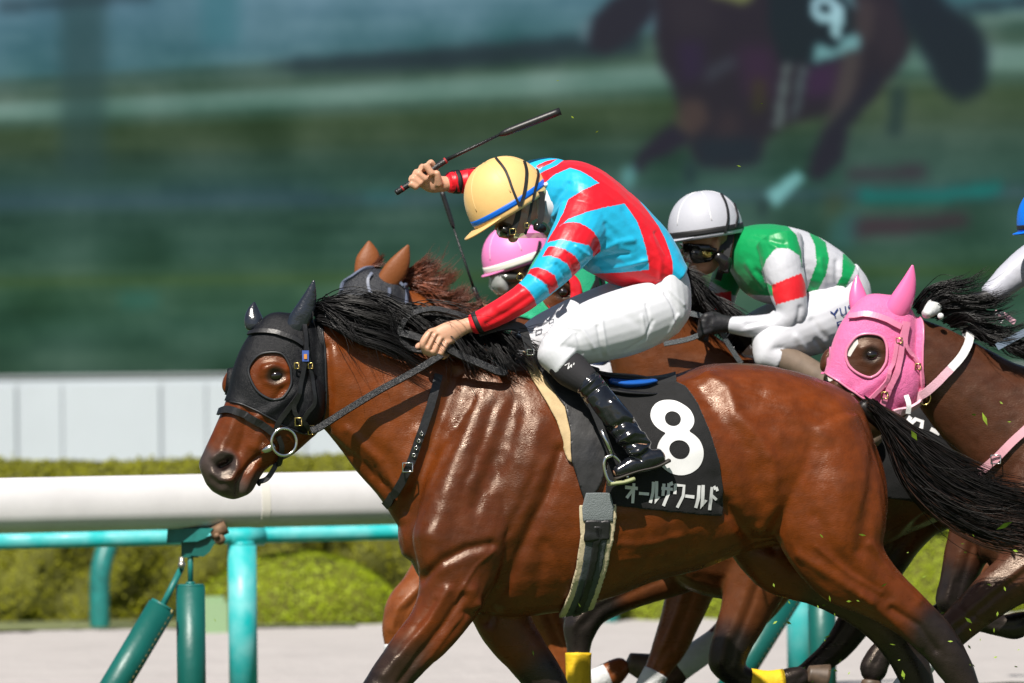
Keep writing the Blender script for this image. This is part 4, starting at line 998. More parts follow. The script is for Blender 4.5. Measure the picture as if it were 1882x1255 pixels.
# ================================================================== RIDERS
def hexc(h): return srgb(int(h[:2], 16), int(h[2:4], 16), int(h[4:], 16))
M_skin = mat('skin', attr=True, rough=.45, spec=.4, bump=(160, .15, .002), var=(20, .06))
M_skin.node_tree.nodes['Principled BSDF'].inputs['Subsurface Weight'].default_value = .12
M_skin.node_tree.nodes['Principled BSDF'].inputs['Subsurface Radius'].default_value = (.012, .004, .002)
M_silk = mat('silk', attr=True, rough=.42, spec=.4, sheen=.1, bump=(26, .22, .010, 3))
M_breech = mat('white_breeches', (.60, .61, .65), .55, bump=(20, .12, .010, 3), spec=.35, sheen=.1)
M_boot = mat('patent_boot', (.008, .009, .012), .16, coat=.5, coatr=.08, spec=.6, bump=(9, .5, .02, 3), var=(60, .3))
M_sock = mat('black_knit', (.014, .013, .016), .8, bump=(300, .4, .002))
M_gog = mat('goggle_black', (.01, .009, .008), .22, coat=.4)
M_visor = mat('clear_visor', (.85, .87, .85), .05, trans=.0, alpha=.22, spec=.8)
M_strap = mat('black_webbing', (.010, .010, .011), .6)
def garment(name, fr, tubes, vox, sm, mt, parent, colors=None, strokes=(), wr=0.0, wf=30, seed=2, cut=None, blobs=()):
    b = MB()
    for q in tubes: tube(b, fr, q[0] if isinstance(q, tuple) else q, 5, 24, q[1] if isinstance(q, tuple) else 1.0, cap=.35)
    for q in blobs: blob(b, fr, *q)
    S = Skin(b, vox, sm)
    if len(strokes): S.sculpt(fr.u, strokes)
    if wr:
        co = S.co * np.array((1.0, 1.0, 1.7)); S.co = S.co + S.normals() * (fbm(co, wf, seed) * wr)[:, None]
    c = colors(S.px()) if colors else None
    return S, link(name, S.mesh(name, c), parent, mt)
def head(mb, fr, c, Fd, s, z=0, neck=None):
    Fd = np.array(Fd, float); Fd /= np.linalg.norm(Fd); U = np.array((Fd[1], -Fd[0])); U = U if U[1] < 0 else -U; c = np.array(c, float)
    ang = math.degrees(math.atan2(-U[0], U[1])) + 180
    q = lambda f, u: c + Fd * f * s + U * u * s
    def bl(f, u, zz, rx, ry, rz): p = q(f, u); blob(mb, fr, p[0], p[1], z + zz * s, rx * s, ry * s, rz * s, math.degrees(math.atan2(Fd[1], Fd[0])))
    bl(0, 6, 0, 50, 46, 38); bl(14, -26, 0, 34, 34, 30); bl(20, -46, 0, 26, 18, 22); bl(36, -58, 0, 10, 9, 12)
    bl(46, -20, 0, 7, 13, 6.5); bl(50, -27, 0, 7.5, 6, 8); bl(42, -41, 0, 8, 4, 12); bl(40, -47, 0, 8, 4, 11); bl(40, -4, 0, 8, 5, 24)
    bl(30, -24, -18, 12, 12, 10); bl(30, -24, 18, 12, 12, 10)
    bl(-10, -16, -37, 8, 14, 4); bl(-10, -16, 37, 8, 14, 4); bl(-14, -10, -38, 5, 9, 5)
    if neck is not None:
        a = q(-12, -20); tube(mb, fr, [('c', a[0], a[1], z, 30 * s, 28 * s), ('c', (a[0] + neck[0]) / 2, (a[1] + neck[1]) / 2, z, 27 * s, 27 * s), ('c', neck[0], neck[1], z, 34 * s, 36 * s)], 4, 18)
    return q
def helmet(fr, par, front, back, h, hw, mt, z=0, band=None, bandw=(.0, .17), peak=24, seams=True, seam_mat=None, low=-.18):
    f, k = np.array(front, float), np.array(back, float); c = (f + k) / 2; Fd = (f - k); L = np.linalg.norm(Fd) / 2; Fd /= 2 * L; U = np.array((Fd[1], -Fd[0])); U = U if U[1] < 0 else -U
    def surf(a, e, g=0.0):
        ce, se = math.cos(e), math.sin(e); ce = math.copysign(abs(ce) ** .86, ce)
        x = c + Fd * (L + g) * ce * math.cos(a) + U * ((h + g) * se if se > 0 else (h * .9) * se)
        return (x[0], x[1]), (hw + g) * ce * math.sin(a)
    def w(a, e, g=0.0):
        p, zz = surf(a, e, g); cc = np.array((c[0], c[1], z)); o = np.array((p[0] - c[0], p[1] - c[1], zz)); return tuple(fr.pts(cc, o))
    def patch(e0, e1, g, n=40, m=12, a0=0, a1=2 * math.pi):
        return np.array([[w(a, e, g) for e in np.linspace(e0, e1, m)] for a in np.linspace(a0, a1, n)])
    def grid(name, G, mt_, th=0.0, pr=None):
        n, m = G.shape[:2]; ii = np.arange(n * m).reshape(n, m)
        o = link(name, mesh_from(name, G.reshape(-1, 3), np.stack([ii[:-1, :-1], ii[1:, :-1], ii[1:, 1:], ii[:-1, 1:]], -1).reshape(-1, 4)), pr or par, mt_)
        mm = o.modifiers.new('w', 'WELD'); mm.merge_threshold = .0004
        if th: mo = o.modifiers.new('s', 'SOLIDIFY'); mo.thickness = th; mo.offset = 0
        return o
    hel = grid('helmet', patch(low, math.pi / 2 - .001, 0, 56, 22), mt, .006)
    if band is not None: grid('helmet_band', patch(bandw[0], bandw[1], 1.6, 56, 4), band, .003, hel)
    if seams:
        for a in np.linspace(0, 2 * math.pi, 6, endpoint=False) + .5:
            b = MB(); b.path([Vector(w(a, e, .3)) for e in np.linspace(.25, 1.5, 14)], .0034, 6); b.build('seam', seam_mat or mt, hel)
    # peak: a curved lip at the front
    P_ = []
    for a in np.linspace(-1.15, 1.15, 22):
        row = []
        for t in np.linspace(0, 1, 5):
            g = peak * math.cos(a / 1.15 * math.pi / 2) ** .6 * t
            p, zz = surf(a, low * .6, 0); o = np.array((p[0] - c[0], p[1] - c[1])) + Fd * g - U * g * .22
            row.append(tuple(fr.pts(np.array((c[0], c[1], z)), np.array((o[0], o[1], zz)))))
        P_.append(row)
    grid('peak', np.array(P_), mt, .005, hel)
    return hel, w
def skin_cols(S, fr, tone, extra=()):
    return paint(S.co, tone, fr, extra)

# ------------------------------------------------------------------ rider of number 8
RT = (0.58, 0.32, 0.21)
R8 = thing('person', 'jockey in red and turquoise silks and yellow helmet raising a whip', 'person', tuple(F8.pt(1140, 860, -100)), 'jockeys')
z2 = lambda x, y: (700 + x / 2.4133, 180 + y / 2.4133)
TO = [('p', 1000, 304, 1006, 412, 46), ('p', 1050, 294, 1034, 452, 96), ('p', 1098, 308, 1068, 490, 106), ('p', 1150, 348, 1098, 508, 98), ('p', 1194, 388, 1138, 528, 88), ('p', 1235, 438, 1182, 538, 82), ('p', 1258, 488, 1222, 530, 76)]
NA = [('c', 1078, 400, -72, 52, 42), ('c', 1046, 456, -108, 44, 40), ('c', 1004, 508, -122, 32, 32), ('c', 968, 543, -120, 26, 27), ('c', 914, 576, -106, 23, 24), ('c', 868, 597, -92, 19, 20)]
FA = [('c', 1060, 350, 70, 44, 40), ('c', 1005, 322, 110, 34, 34), ('c', 940, 332, 122, 28, 28), ('c', 885, 332, 116, 26, 25), ('c', 824, 335, 104, 19, 19)]
PE = [('p', 1250, 478, 1180, 530, 78), ('p', 1266, 520, 1165, 566, 84), ('p', 1266, 575, 1175, 600, 84), ('p', 1245, 610, 1190, 620, 70)]
NT = [('c', 1205, 572, -48, 58, 52), ('c', 1150, 592, -74, 62, 54), ('c', 1092, 610, -98, 58, 50), ('c', 1042, 632, -120, 45, 43), ('c', 1022, 652, -130, 34, 38), ('c', 1042, 668, -138, 36, 34)]
FT = [('c', 1170, 560, 48, 56, 52), ('c', 1105, 580, 76, 52, 52), ('c', 1040, 602, 100, 46, 46), ('c', 985, 630, 118, 40, 42), ('c', 970, 652, 124, 34, 36), ('c', 990, 672, 132, 33, 32)]
NS = [('c', 1030, 660, -134, 32, 32), ('c', 1050, 680, -142, 33, 31), ('c', 1080, 703, -154, 26, 27)]
NB = [('c', 1078, 700, -154, 26, 27), ('c', 1106, 738, -168, 27, 27), ('c', 1138, 776, -180, 27, 25), ('c', 1162, 808, -186, 24, 22), ('c', 1180, 828, -188, 24, 20)]
NFo = [('c', 1216, 838, -188, 15, 16), ('c', 1190, 846, -188, 20, 17), ('c', 1160, 856, -188, 17, 16), ('c', 1132, 868, -188, 11, 13)]
sl = lambda q, s: [('c', a[1], a[2], a[3], a[4] * s, a[5] * s) if a[0] == 'c' else ('p', (a[1] * (1 + s) + a[3] * (1 - s)) / 2, (a[2] * (1 + s) + a[4] * (1 - s)) / 2, (a[3] * (1 + s) + a[1] * (1 - s)) / 2, (a[4] * (1 + s) + a[2] * (1 - s)) / 2, a[5] * s) for a in q]
off = lambda q, dx, dy, dz=0: [('c', a[1] + dx, a[2] + dy, a[3] + dz, a[4], a[5]) if a[0] == 'c' else ('p', a[1] + dx, a[2] + dy, a[3] + dx, a[4] + dy, a[5], (a[6] if len(a) > 6 else 0) + dz) for a in q]
FSh = off(NB, -58, 0, 340); FFo = off(NFo, -58, 0, 356)
FS = [('c', a[1] - 52, a[2] + 4, -a[3] - 2, a[4], a[5]) for a in NS]
b = MB(); tube(b, F8, sl(TO, .84), 5, 24); 
for q in (NA, FA): tube(b, F8, sl(q, .76), 5, 18)
tube(b, F8, sl(PE, .84), 4, 20)
for q in (NT, FT, NS, NB, NFo, FS, FSh, FFo): tube(b, F8, sl(q, .78), 4, 18)
Q8 = head(b, F8, (944, 370), (-.857, .515), .98, 0, (1012, 365))
# near hand closed on the reins
tube(b, F8, [('c', 872, 595, -92, 14, 13), ('c', 852, 600, -92, 15, 12), ('c', 830, 609, -94, 20, 12), ('c', 808, 620, -96, 21, 12)], 4, 16)
for k, (kn, md, tp) in enumerate((((790, 613), (777, 632), (784, 648)), ((799, 617), (787, 639), (793, 653)), ((809, 623), (798, 645), (803, 655)), ((819, 630), (810, 649), (814, 655)))):
    tube(b, F8, [('c', kn[0] + 12, kn[1] - 5, -94, 7.5, 8), ('c', *kn, -101, 8.0, 8), ('c', *md, -103, 6.6, 7), ('c', *tp, -92, 6.2, 6.5), ('c', tp[0] + 9, tp[1] - 6, -80, 5.6, 6)], 4, 12)
tube(b, F8, [('c', 815, 612, -84, 9, 9), ('c', 790, 622, -82, 7.5, 8), ('c', 772, 634, -82, 6.5, 7), ('c', 766, 639, -82, 5.2, 5.5)], 4, 12)
# far hand round the whip
tube(b, F8, [('c', 832, 336, 104, 13, 13), ('c', 812, 338, 102, 15, 13), ('c', 796, 336, 100, 19, 13), ('c', 780, 326, 98, 20, 12)], 4, 16)
for k, (kn, md, tp) in enumerate((((791, 300), (783, 303), (794, 320)), ((776, 308), (769, 318), (783, 330)), ((765, 318), (759, 328), (773, 338)), ((758, 328), (756, 338), (766, 344)))):
    tube(b, F8, [('c', kn[0] + 8, kn[1] + 12, 100, 7.5, 8), ('c', *kn, 92, 8.0, 8), ('c', *md, 82, 7.2, 7.5), ('c', *tp, 80, 6.6, 7)], 4, 12)
tube(b, F8, [('c', 806, 338, 90, 9, 9), ('c', 804, 326, 84, 7.5, 7.5), ('c', 802, 316, 80, 6, 6.5)], 4, 12)
SB = Skin(b, .0036, 3)
SB.sculpt(F8.u, [([(795, 612), (785, 635)], 2.6, -3.2), ([(805, 617), (793, 642)], 2.6, -3.2), ([(815, 625), (805, 648)], 2.6, -3.2)])
link('body', SB.mesh('jockey_body', skin_cols(SB, F8, RT, [([(766, 640, -82)], 5, (.62, .35, .28), 3)])), R8, M_skin)
BB = SB.bvh()
RED = (.70, .006, .018); TQ = (.012, .42, .68)
ZP = lambda L: [z2(*p) for p in L]
z7 = lambda x, y: (860 + x / 6.277, 420 + y / 6.277)
Z7 = lambda L: [z7(*p) for p in L]
SILK8 = [(TQ, ZP([(500, 150), (1500, 150), (1500, 1200), (300, 1200), (300, 200)])),
    (RED, [(1014, 432), (1026, 408), (1036, 389), (1044, 367), (1070, 350), (1101, 336), (1085, 324), (1067, 314), (1048, 308), (1020, 320), (1001, 336), (990, 328), (995, 317), (1023, 304), (1048, 285), (1080, 285), (1112, 308), (1152, 340), (1192, 390), (1210, 415), (1223, 440), (1232, 465), (1236, 480), (1236, 504), (1212, 520), (1183, 530), (1142, 527), (1111, 518), (1089, 503), (1140, 501), (1193, 496), (1191, 475), (1186, 452), (1179, 428), (1170, 405), (1148, 374), (1110, 381), (1079, 389), (1045, 402), (1020, 422)]),
    (RED, [(1003, 296), (1024, 292), (1012, 300), (990, 310), (985, 305)]),
    (RED, ZP([(200, 280), (640, 280), (640, 480), (200, 480)])),
    (RED, [(1005, 446), (1010, 436), (1018, 423), (1035, 411), (1050, 408), (1066, 410), (1080, 417), (1091, 426), (1100, 440), (1104, 452), (1103, 462), (1090, 472), (1088, 462), (1082, 452), (1060, 446), (1036, 440)]),
    (TQ, Z7([(930, 200), (945, 150), (1080, 122), (1250, 158), (1400, 195), (1444, 262), (1440, 330), (1300, 440), (1290, 400), (1240, 320), (1120, 245), (1000, 208)])),
    (RED, Z7([(860, 320), (900, 250), (930, 208), (1000, 206), (1120, 243), (1240, 318), (1292, 400), (1296, 460), (1200, 560), (1190, 500), (1150, 410), (1050, 345), (950, 312)])),
    (TQ, Z7([(720, 470), (800, 390), (860, 322), (950, 314), (1050, 347), (1150, 412), (1192, 500), (1200, 560), (1046, 672), (1000, 540), (900, 480), (800, 448)])),
    (RED, Z7([(670, 540), (720, 465), (800, 446), (900, 478), (1004, 540), (1046, 672), (940, 765), (912, 650), (830, 590), (700, 520)])),
    (TQ, Z7([(580, 640), (680, 524), (720, 525), (830, 588), (915, 650), (945, 770), (790, 885), (760, 800), (680, 690), (590, 635)])),
    (RED, Z7([(-200, 800), (590, 630), (680, 690), (765, 800), (795, 890), (600, 1050), (100, 1300), (-200, 1300)]))]
def silk8(px):
    c = np.tile(TQ, (len(px), 1)).astype(float)
    for col, pl in SILK8: c[inside(px, pl)] = col
    return c
folds = [(ZP([(900, 740), (1000, 700), (1100, 690)]), 5, -3), (ZP([(930, 700), (1050, 640), (1120, 630)]), 6, 3), (ZP([(980, 760), (1100, 740), (1180, 720)]), 4, 3), (ZP([(1000, 560), (1060, 640)]), 6, -2), (ZP([(1080, 500), (1130, 600), (1150, 700)]), 8, -2),
         (ZP([(1200, 620), (1240, 720), (1240, 800)]), 5, 3), (ZP([(1220, 600), (1270, 700)]), 4, -3), (ZP([(750, 500), (780, 440), (830, 380)]), 5, -3), (ZP([(770, 520), (810, 470)]), 4, 3),
         (ZP([(830, 690), (860, 760)]), 4, -3), (ZP([(780, 740), (830, 810)]), 4, -3), (ZP([(870, 660), (920, 700)]), 4, 3), (ZP([(700, 800), (760, 860)]), 4, -3), (ZP([(660, 880), (560, 950), (470, 1000)]), 6, -3), (ZP([(620, 860), (520, 930)]), 6, 2), (ZP([(960, 640), (930, 720), (890, 760)]), 6, -5),
         (ZP([(300, 340), (320, 400)]), 3, -2), (ZP([(330, 330), (345, 410)]), 3, 2), (ZP([(360, 330), (372, 420)]), 3, -2), (ZP([(385, 325), (395, 420)]), 3, 2)]
SS, shirt = garment('silks', F8, [TO, NA, FA], .0035, 4, M_silk, R8, silk8, folds, .0020, 34)
M_white_cot = mat('white_cotton', (.72, .72, .74), .7)
b = MB(); tube(b, F8, [('c', 996, 374, 0, 40, 40), ('c', 1006, 371, 0, 45, 45)], 4, 24); b.build('collar', M_white_cot, R8)
brf = [([(1040, 600), (1000, 625)], 8, 3), ([(1000, 612), (1030, 600), (1070, 605), (1092, 640)], 3.5, 2.5), ([(1120, 560), (1180, 600)], 8, -1.5), ([(1188, 560), (1196, 600)], 3, -1.6), ([(1180, 580), (1188, 625)], 3, 1.6), ([(1222, 540), (1246, 575)], 3, -1.8), ([(1228, 530), (1256, 560)], 3, 1.8), ([(1098, 600), (1108, 655)], 3, -1.8), ([(1106, 590), (1116, 650)], 3, 1.8), ([(1150, 645), (1185, 622), (1200, 590)], 3, -1.8), ([(1196, 640), (1230, 610), (1246, 580)], 3, 1.6), ([(1060, 615), (1070, 650)], 3, -1.8), ([(1050, 612), (1030, 632)], 3, 1.8), ([(1022, 622), (1040, 650)], 3, -1.6), ([(1100, 560), (1150, 548), (1190, 548)], 4, -1.8), ([(1085, 575), (1130, 562)], 3, 1.6)]
SBr, br = garment('breeches', F8, [PE, NT, FT], .0044, 5, M_breech, R8, None, brf, .0007, 22)
garment('knee_sock', F8, [NS], .004, 3, M_sock, R8); garment('knee_sock', F8, [FS], .005, 3, M_sock, R8)
bst = [([(1062, 722), (1100, 690)], 3, 3), ([(1070, 735), (1112, 702)], 2.5, -3), ([(1120, 790), (1150, 775), (1185, 778)], 5, -5), ([(1135, 812), (1165, 795), (1190, 800)], 5, 5), ([(1140, 822), (1170, 815), (1205, 815)], 4, -5), ([(1145, 835), (1175, 830)], 4, 4), ([(1128, 740), (1160, 770)], 8, 4), ([(1110, 760), (1135, 800)], 8, -3), ([(1178, 845), (1150, 835)], 3, -3), ([(1100, 745), (1125, 785)], 5, 3)]
garment('boot', F8, [NB, NFo], .0042, 4, M_boot, R8, None, bst); garment('boot', F8, [FSh, FFo], .006, 4, M_boot, R8)
b = MB(); tube(b, F8, [('c', 1230, 846, -188, 4, 14), ('c', 1205, 858, -188, 3.5, 15), ('c', 1170, 866, -188, 3, 15), ('c', 1130, 880, -188, 3, 13)], 4, 12); b.build('boot_sole', mat('sole', (.03, .025, .02), .6), R8)
for band in ([NA[-2], NA[-1]], [FA[-2], FA[-1]]):
    p0, p1 = np.array(band[0][1:], float), np.array(band[1][1:], float); q0 = p0 + (p1 - p0) * .70; q1 = p0 + (p1 - p0) * .88
    b = MB(); tube(b, F8, [('c', q0[0], q0[1], q0[2], q0[3] * 1.06, q0[4] * 1.06), ('c', q1[0], q1[1], q1[2], q1[3] * 1.06, q1[4] * 1.06)], 3, 24, cap=.02); b.build('wrist_band', M_strap, R8)
M_yel = mat('yellow_helmet_cover', (.76, .48, .18), .5, bump=(40, .12, .006), sheen=.1, spec=.35, var=(8, .04))
M_blue = mat('blue_band', (.0, .12, .58), .45)
hel8, hw8 = helmet(F8, R8, (871, 414), (1001, 333), 86, 64, M_yel, 0, M_blue, (-.03, .09), 28, seam_mat=mat('yellow_seam', (.78, .52, .22), .5))
me_ = hel8.data; HB = BVHTree.FromPolygons([tuple(v.co) for v in me_.vertices], [tuple(p.vertices) for p in me_.polygons])
z5 = lambda x, y: (720 + x / 5.88, 270 + y / 5.88)
for L, w_ in (([(1130, 135), (1230, 270), (1310, 480), (1375, 640)], 4.5), ([(1420, 150), (1450, 280), (1430, 480), (1385, 640)], 5.5), ([(1540, 215), (1572, 300), (1540, 460), (1515, 600)], 4)):
    strap('helmet_strap', HB, [z5(*p) for p in L], w_, M_strap, hel8, F8.u, 3, 2.5)
def fs(name, pts, w_, mt, par, fr=F8, th=2.5): b = MB(); free_strap(b, fr, pts, w_, th); return b.build(name, mt, par, False)
fs('goggle_strap', [(*z5(1380, 640), -58), (*z5(1360, 760), -54), (*z5(1320, 880), -50)], 10, M_strap, R8)
fs('chin_strap', [(*z5(1515, 600), -54), (*z5(1490, 740), -52), (*z5(1455, 900), -46), (*z5(1440, 940), -40)], 5, M_strap, R8)
fs('harness', [(*z5(1610, 480), -54), (*z5(1625, 640), -52), (*z5(1605, 790), -50), (*z5(1560, 880), -46)], 11, M_strap, R8)
b = MB(); tube(b, F8, [('c', *z5(1560, 850), -50, 9, 7), ('c', *z5(1640, 890), -46, 8, 7)], 3, 14); b.build('strap_guard', M_gog, R8)
GOG = ZP([(530, 590), (560, 560), (600, 545), (645, 560), (650, 600), (620, 625), (575, 628), (545, 615)])
b = MB(); tube(b, F8, [('c', *z5(1180, 890), -6, 15, 44), ('c', *z5(1270, 905), -8, 15, 46), ('c', *z5(1330, 900), -14, 11, 40)], 4, 22); b.build('goggles', M_gog, R8)
b = MB(); c0 = F8.pt(*z5(1305, 912), -58); b.path([c0 + Vector((a * 10 * u8 / 2 * 1.0, 0, c * 6 * u8)) for a, c in ((-1, -1), (1.2, -1), (1.2, .8), (-1, .8))], .0025, 6, True); b.build('buckle', M_brass, R8)
b = MB(); c0 = F8.pt(*z5(1460, 850), -58); b.path([c0 + Vector((a * 4 * u8, 0, c * 4.5 * u8)) for a, c in ((-1, -1), (1, -1), (1, 1), (-1, 1))], .002, 6, True); b.build('buckle', M_brass, R8)
G = np.array([[tuple(F8.pt(*z5(x, 935 + 50 * t + (x - 1340) * -.03 * (1 - t)), zz)) for t in (0, .5, 1)] for x, zz in zip(np.linspace(1320, 1715, 9), (-40, -42, -42, -40, -36, -30, -22, -12, 0))])
ii = np.arange(27).reshape(9, 3); o = link('visor', mesh_from('visor', G.reshape(-1, 3), np.stack([ii[:-1, :-1], ii[1:, :-1], ii[1:, 1:], ii[:-1, 1:]], -1).reshape(-1, 4)), R8, mat('visor_tint', (.30, .32, .16), .08, alpha=.72, spec=.8))
b = MB()
for (x, cc) in ((1666, 0), (1745, 0)): b2 = MB(); blob(b2, F8, *z5(x, 405), -38, 4.2, 4.2, 4.2); b2.build('bead', mat('white_bead', (.8, .8, .8), .3), hel8)
b2 = MB(); blob(b2, F8, *z5(1706, 407), -38, 3.6, 4, 4); b2.build('bead', mat('red_bead', (.6, .02, .03), .3), hel8)
fs('toggle_cord', [(*z5(1640, 420), -36), (*z5(1760, 410), -40), (*z5(1880, 370), -60), (1052, 328, -72), (1062, 324, -74)], 3.5, M_strap, hel8)
# ribbon tie at the waist of the breeches and logo on the sock
decal('sock_mark', BVHTree.FromPolygons([tuple(v.co) for v in [o_ for o_ in R8.children if o_.name.startswith('knee_sock')][0].data.vertices], [tuple(p.vertices) for p in [o_ for o_ in R8.children if o_.name.startswith('knee_sock')][0].data.polygons]),
      bars([[(245, 350), (270, 336), (262, 370)], [(262, 370), (285, 345)], [(284, 345), (282, 362)], [(298, 336), (294, 348)]], 1.8), .002, M_print, R8, 6)

# whips
M_whip = mat('whip_black', (.012, .012, .013), .35, bump=(300, .6, .003))
M_whipg = mat('whip_shaft', (.05, .05, .055), .3)
M_wred = mat('whip_red', (.35, .03, .03), .4)
def whip(label, fr, pts, zs, rads, rings=()):
    """pts along the whip from the butt: grip, shaft, padded flap"""
    t = thing('whip', label, 'whip', tuple(fr.pt(*pts[0], zs[0])), 'riding whips')
    q = [fr.pt(*p, z) for p, z in zip(pts, zs)]
    b = MB(); b.path([q[0], q[0].lerp(q[1], .03), q[0].lerp(q[1], .97), q[1]], [rads[0] * .8, rads[0], rads[0], rads[0] * .8], 12); b.build('grip', M_whip, t)
    b = MB(); b.path([q[1], q[1].lerp(q[2], .3), q[2]], [rads[1], rads[1] * .9, rads[1] * .7], 10); b.build('shaft', M_whip, t)
    b = MB(); n = 10; b.path([q[2].lerp(q[3], i / n) for i in range(n + 1)], [rads[1] * .8] + [rads[2] * (.75 + .25 * math.sin(math.pi * min(1, i / 3) / 2)) for i in range(1, n)] + [rads[2]], 10); b.build('padded_end', M_leather, t)
    for r_ in rings: b = MB(); p = q[0].lerp(q[1], r_); d = (q[1] - q[0]).normalized(); b.cyl(p, p + d * .006, rads[0] * 1.06, seg=14); b.build('red_ring', M_wred, t)
    return t
whip('black whip raised in the far hand of the yellow helmet jockey', F8, [(727, 355), (822, 293), (917, 248), (1030, 204)], [98, 90, 70, 50], [.0105, .0070, .0135], (.12, .62, .95))

# reins of number 8
rein8 = thing('rein', 'black rubber rein running from the bay horse bit to the jockey hand and looping', 'rein', tuple(F8.pt(700, 700, -70)))
b = MB(); free_strap(b, F8, [(572, 792, -66), (590, 784, -70), (640, 752, -80), (700, 716, -90), (760, 684, -98), (812, 652, -104)], 12, 6, (.2, -1, .5)); b.build('rein_strap', M_rein, rein8, False)
b = MB(); free_strap(b, F8, [(820, 640, -98), (850, 655, -100), (890, 672, -104), (912, 682, -104), (926, 684, -98), (920, 672, -88), (912, 655, -80), (902, 630, -70), (905, 612, -60)], 14, 5, (.15, -1, .55)); b.build('rein_loop', M_rein, rein8, False)
b = MB(); free_strap(b, F8, [(778, 645, -84), (752, 640, -76), (738, 622, -70), (738, 600, -70), (756, 578, -76), (795, 568, -84), (835, 576, -86), (868, 588, -80)], 11, 5, (.1, -.9, .7)); b.build('rein_loop', M_rein, rein8, False)
b = MB(); free_strap(b, F8, [(738, 612, -72), (760, 618, -80), (785, 626, -86), (800, 630, -88)], 14, 5, (.1, -1, .5)); b.build('rein_loop', M_rein, rein8, False)
b = MB(); free_strap(b, F8, [(880, 612, -80), (905, 604, -90), (935, 598, -98), (958, 602, -104), (966, 618, -108), (974, 646, -112)], 15, 5); o = b.build('neck_strap', M_leather, rein8, False)
b = MB(); c0 = F8.pt(975, 647, -116); b.path([c0 + Vector((a * 6 * u8, 0, c * 5 * u8)) for a, c in ((-1, -1), (1, -1), (1, 1), (-1, 1))], .003, 6, True); b.build('buckle', M_chrome, rein8)
# ================================================================== THE OTHER HORSES
def shear(secs, k, y0=560):
    g = lambda x, y: x + k * max(0, y - y0)
    return [('p', g(q[1], q[2]), q[2], g(q[3], q[4]), q[4], *q[5:]) for q in secs]
TRB = TR8[:5] + [('p', 1130, 694, 1120, 1085, 150), ('p', 1215, 694, 1205, 1030, 146), ('p', 1300, 670, 1290, 990, 138), ('p', 1378, 668, 1370, 960, 130), ('p', 1455, 680, 1450, 950, 124)] + TR8[10:]
def other_horse(label, fr, s, dx, dy, neck, hdx, hdy, legs, base, extra, vox, dark_legs, sh=0., trunk=None):
    g = fr.pt(1100 * s + dx, 0, 0); root = thing('racehorse', label, 'horse', (g.x, g.y, 0), 'galloping racehorses')
    mb = MB(); tube(mb, fr, T(trunk or TR8, s, dx, dy=dy), 6, 28, .92); tube(mb, fr, neck, 6, 24); tube(mb, fr, shear(T(HD8, s, hdx, dy=hdy), sh), 6, 24, .95)
    for q, _ in legs: tube(mb, fr, q, 5, 20)
    hp = lambda x, y: Tp([(x, y)], s, hdx, hdy)[0]
    blob(mb, fr, *hp(424, 700), 40 * s, 15 * s, 26 * s, 14 * s, 20); blob(mb, fr, *hp(556, 735), -30 * s, 44 * s, 55 * s, 26 * s); blob(mb, fr, *hp(500, 682), -42 * s, 26 * s, 18 * s, 12 * s, -20)
    S = Skin(mb, vox, 10)
    st = [(Tp(p, s, hdx, hdy), w * s, h * s * (.55 if 480 < p[0][0] < 530 and p[0][1] < 720 else 1)) for p, w, h in STR8 if max(q[0] for q in p) < 560]
    st += [(Tp(p, s, dx, dy), w * s, h * s) for p, w, h in STR8 if min(q[0] for q in p) > 1140 and max(q[1] for q in p) < 1000]
    for q, _ in legs:                                      # tendons and muscle lines down each leg
        pts = [(a[1], a[2]) for a in q if a[0] == 'c']
        if len(pts) > 4: st += [([(x + 7, y) for x, y in pts[1:5]], 6, -3), ([(x - 12, y) for x, y in pts[1:5]], 8, 3), ([(x - 3, y) for x, y in pts[3:]], 5, -2)]
    S.sculpt(fr.u, st)
    S.co += S.normals() * (fbm(S.co, 38, 9) * .0016)[:, None]
    jobs = [([(*hp(372, 862), 0), (*hp(415, 905), 0)], 44 * s, MUZ, 26), ([(*hp(506, 690), -46 * s)], 19 * s, (.02, .01, .008), 9)]
    for q, dk in legs:
        if dk is None: continue
        pts = [(a[1], a[2], a[3]) for a in q][dk[0]:]
        jobs.append((pts, 48, dk[1], 34))
    c = paint(S.co, base, fr, jobs + list(extra))
    link('body', S.mesh('horse_body', c), root, M_coat)
    b = MB(); blob(b, fr, *hp(508, 690), -51 * s, 12.5 * s, 9.5 * s, 7 * s, -12); b.build('eye', M_eye, root)
    return root, S
def wrap(fr, par, pts, mt, grow=3.0):
    """leg bandage round a stretch of leg"""
    b = MB(); tube(b, fr, [('c', a[0], a[1], a[2], a[3] + grow, a[4] + grow) for a in pts], 6, 20, cap=.12); o = b.build('leg_wrap', mt, par); return o
M_yw = mat('yellow_bandage', (.78, .50, .01), .75, bump=(60, .5, .008), var=(25, .12))
M_ww = mat('white_bandage', (.60, .61, .62), .75, bump=(60, .5, .008), var=(25, .08))
BLK = (.014, .011, .011)

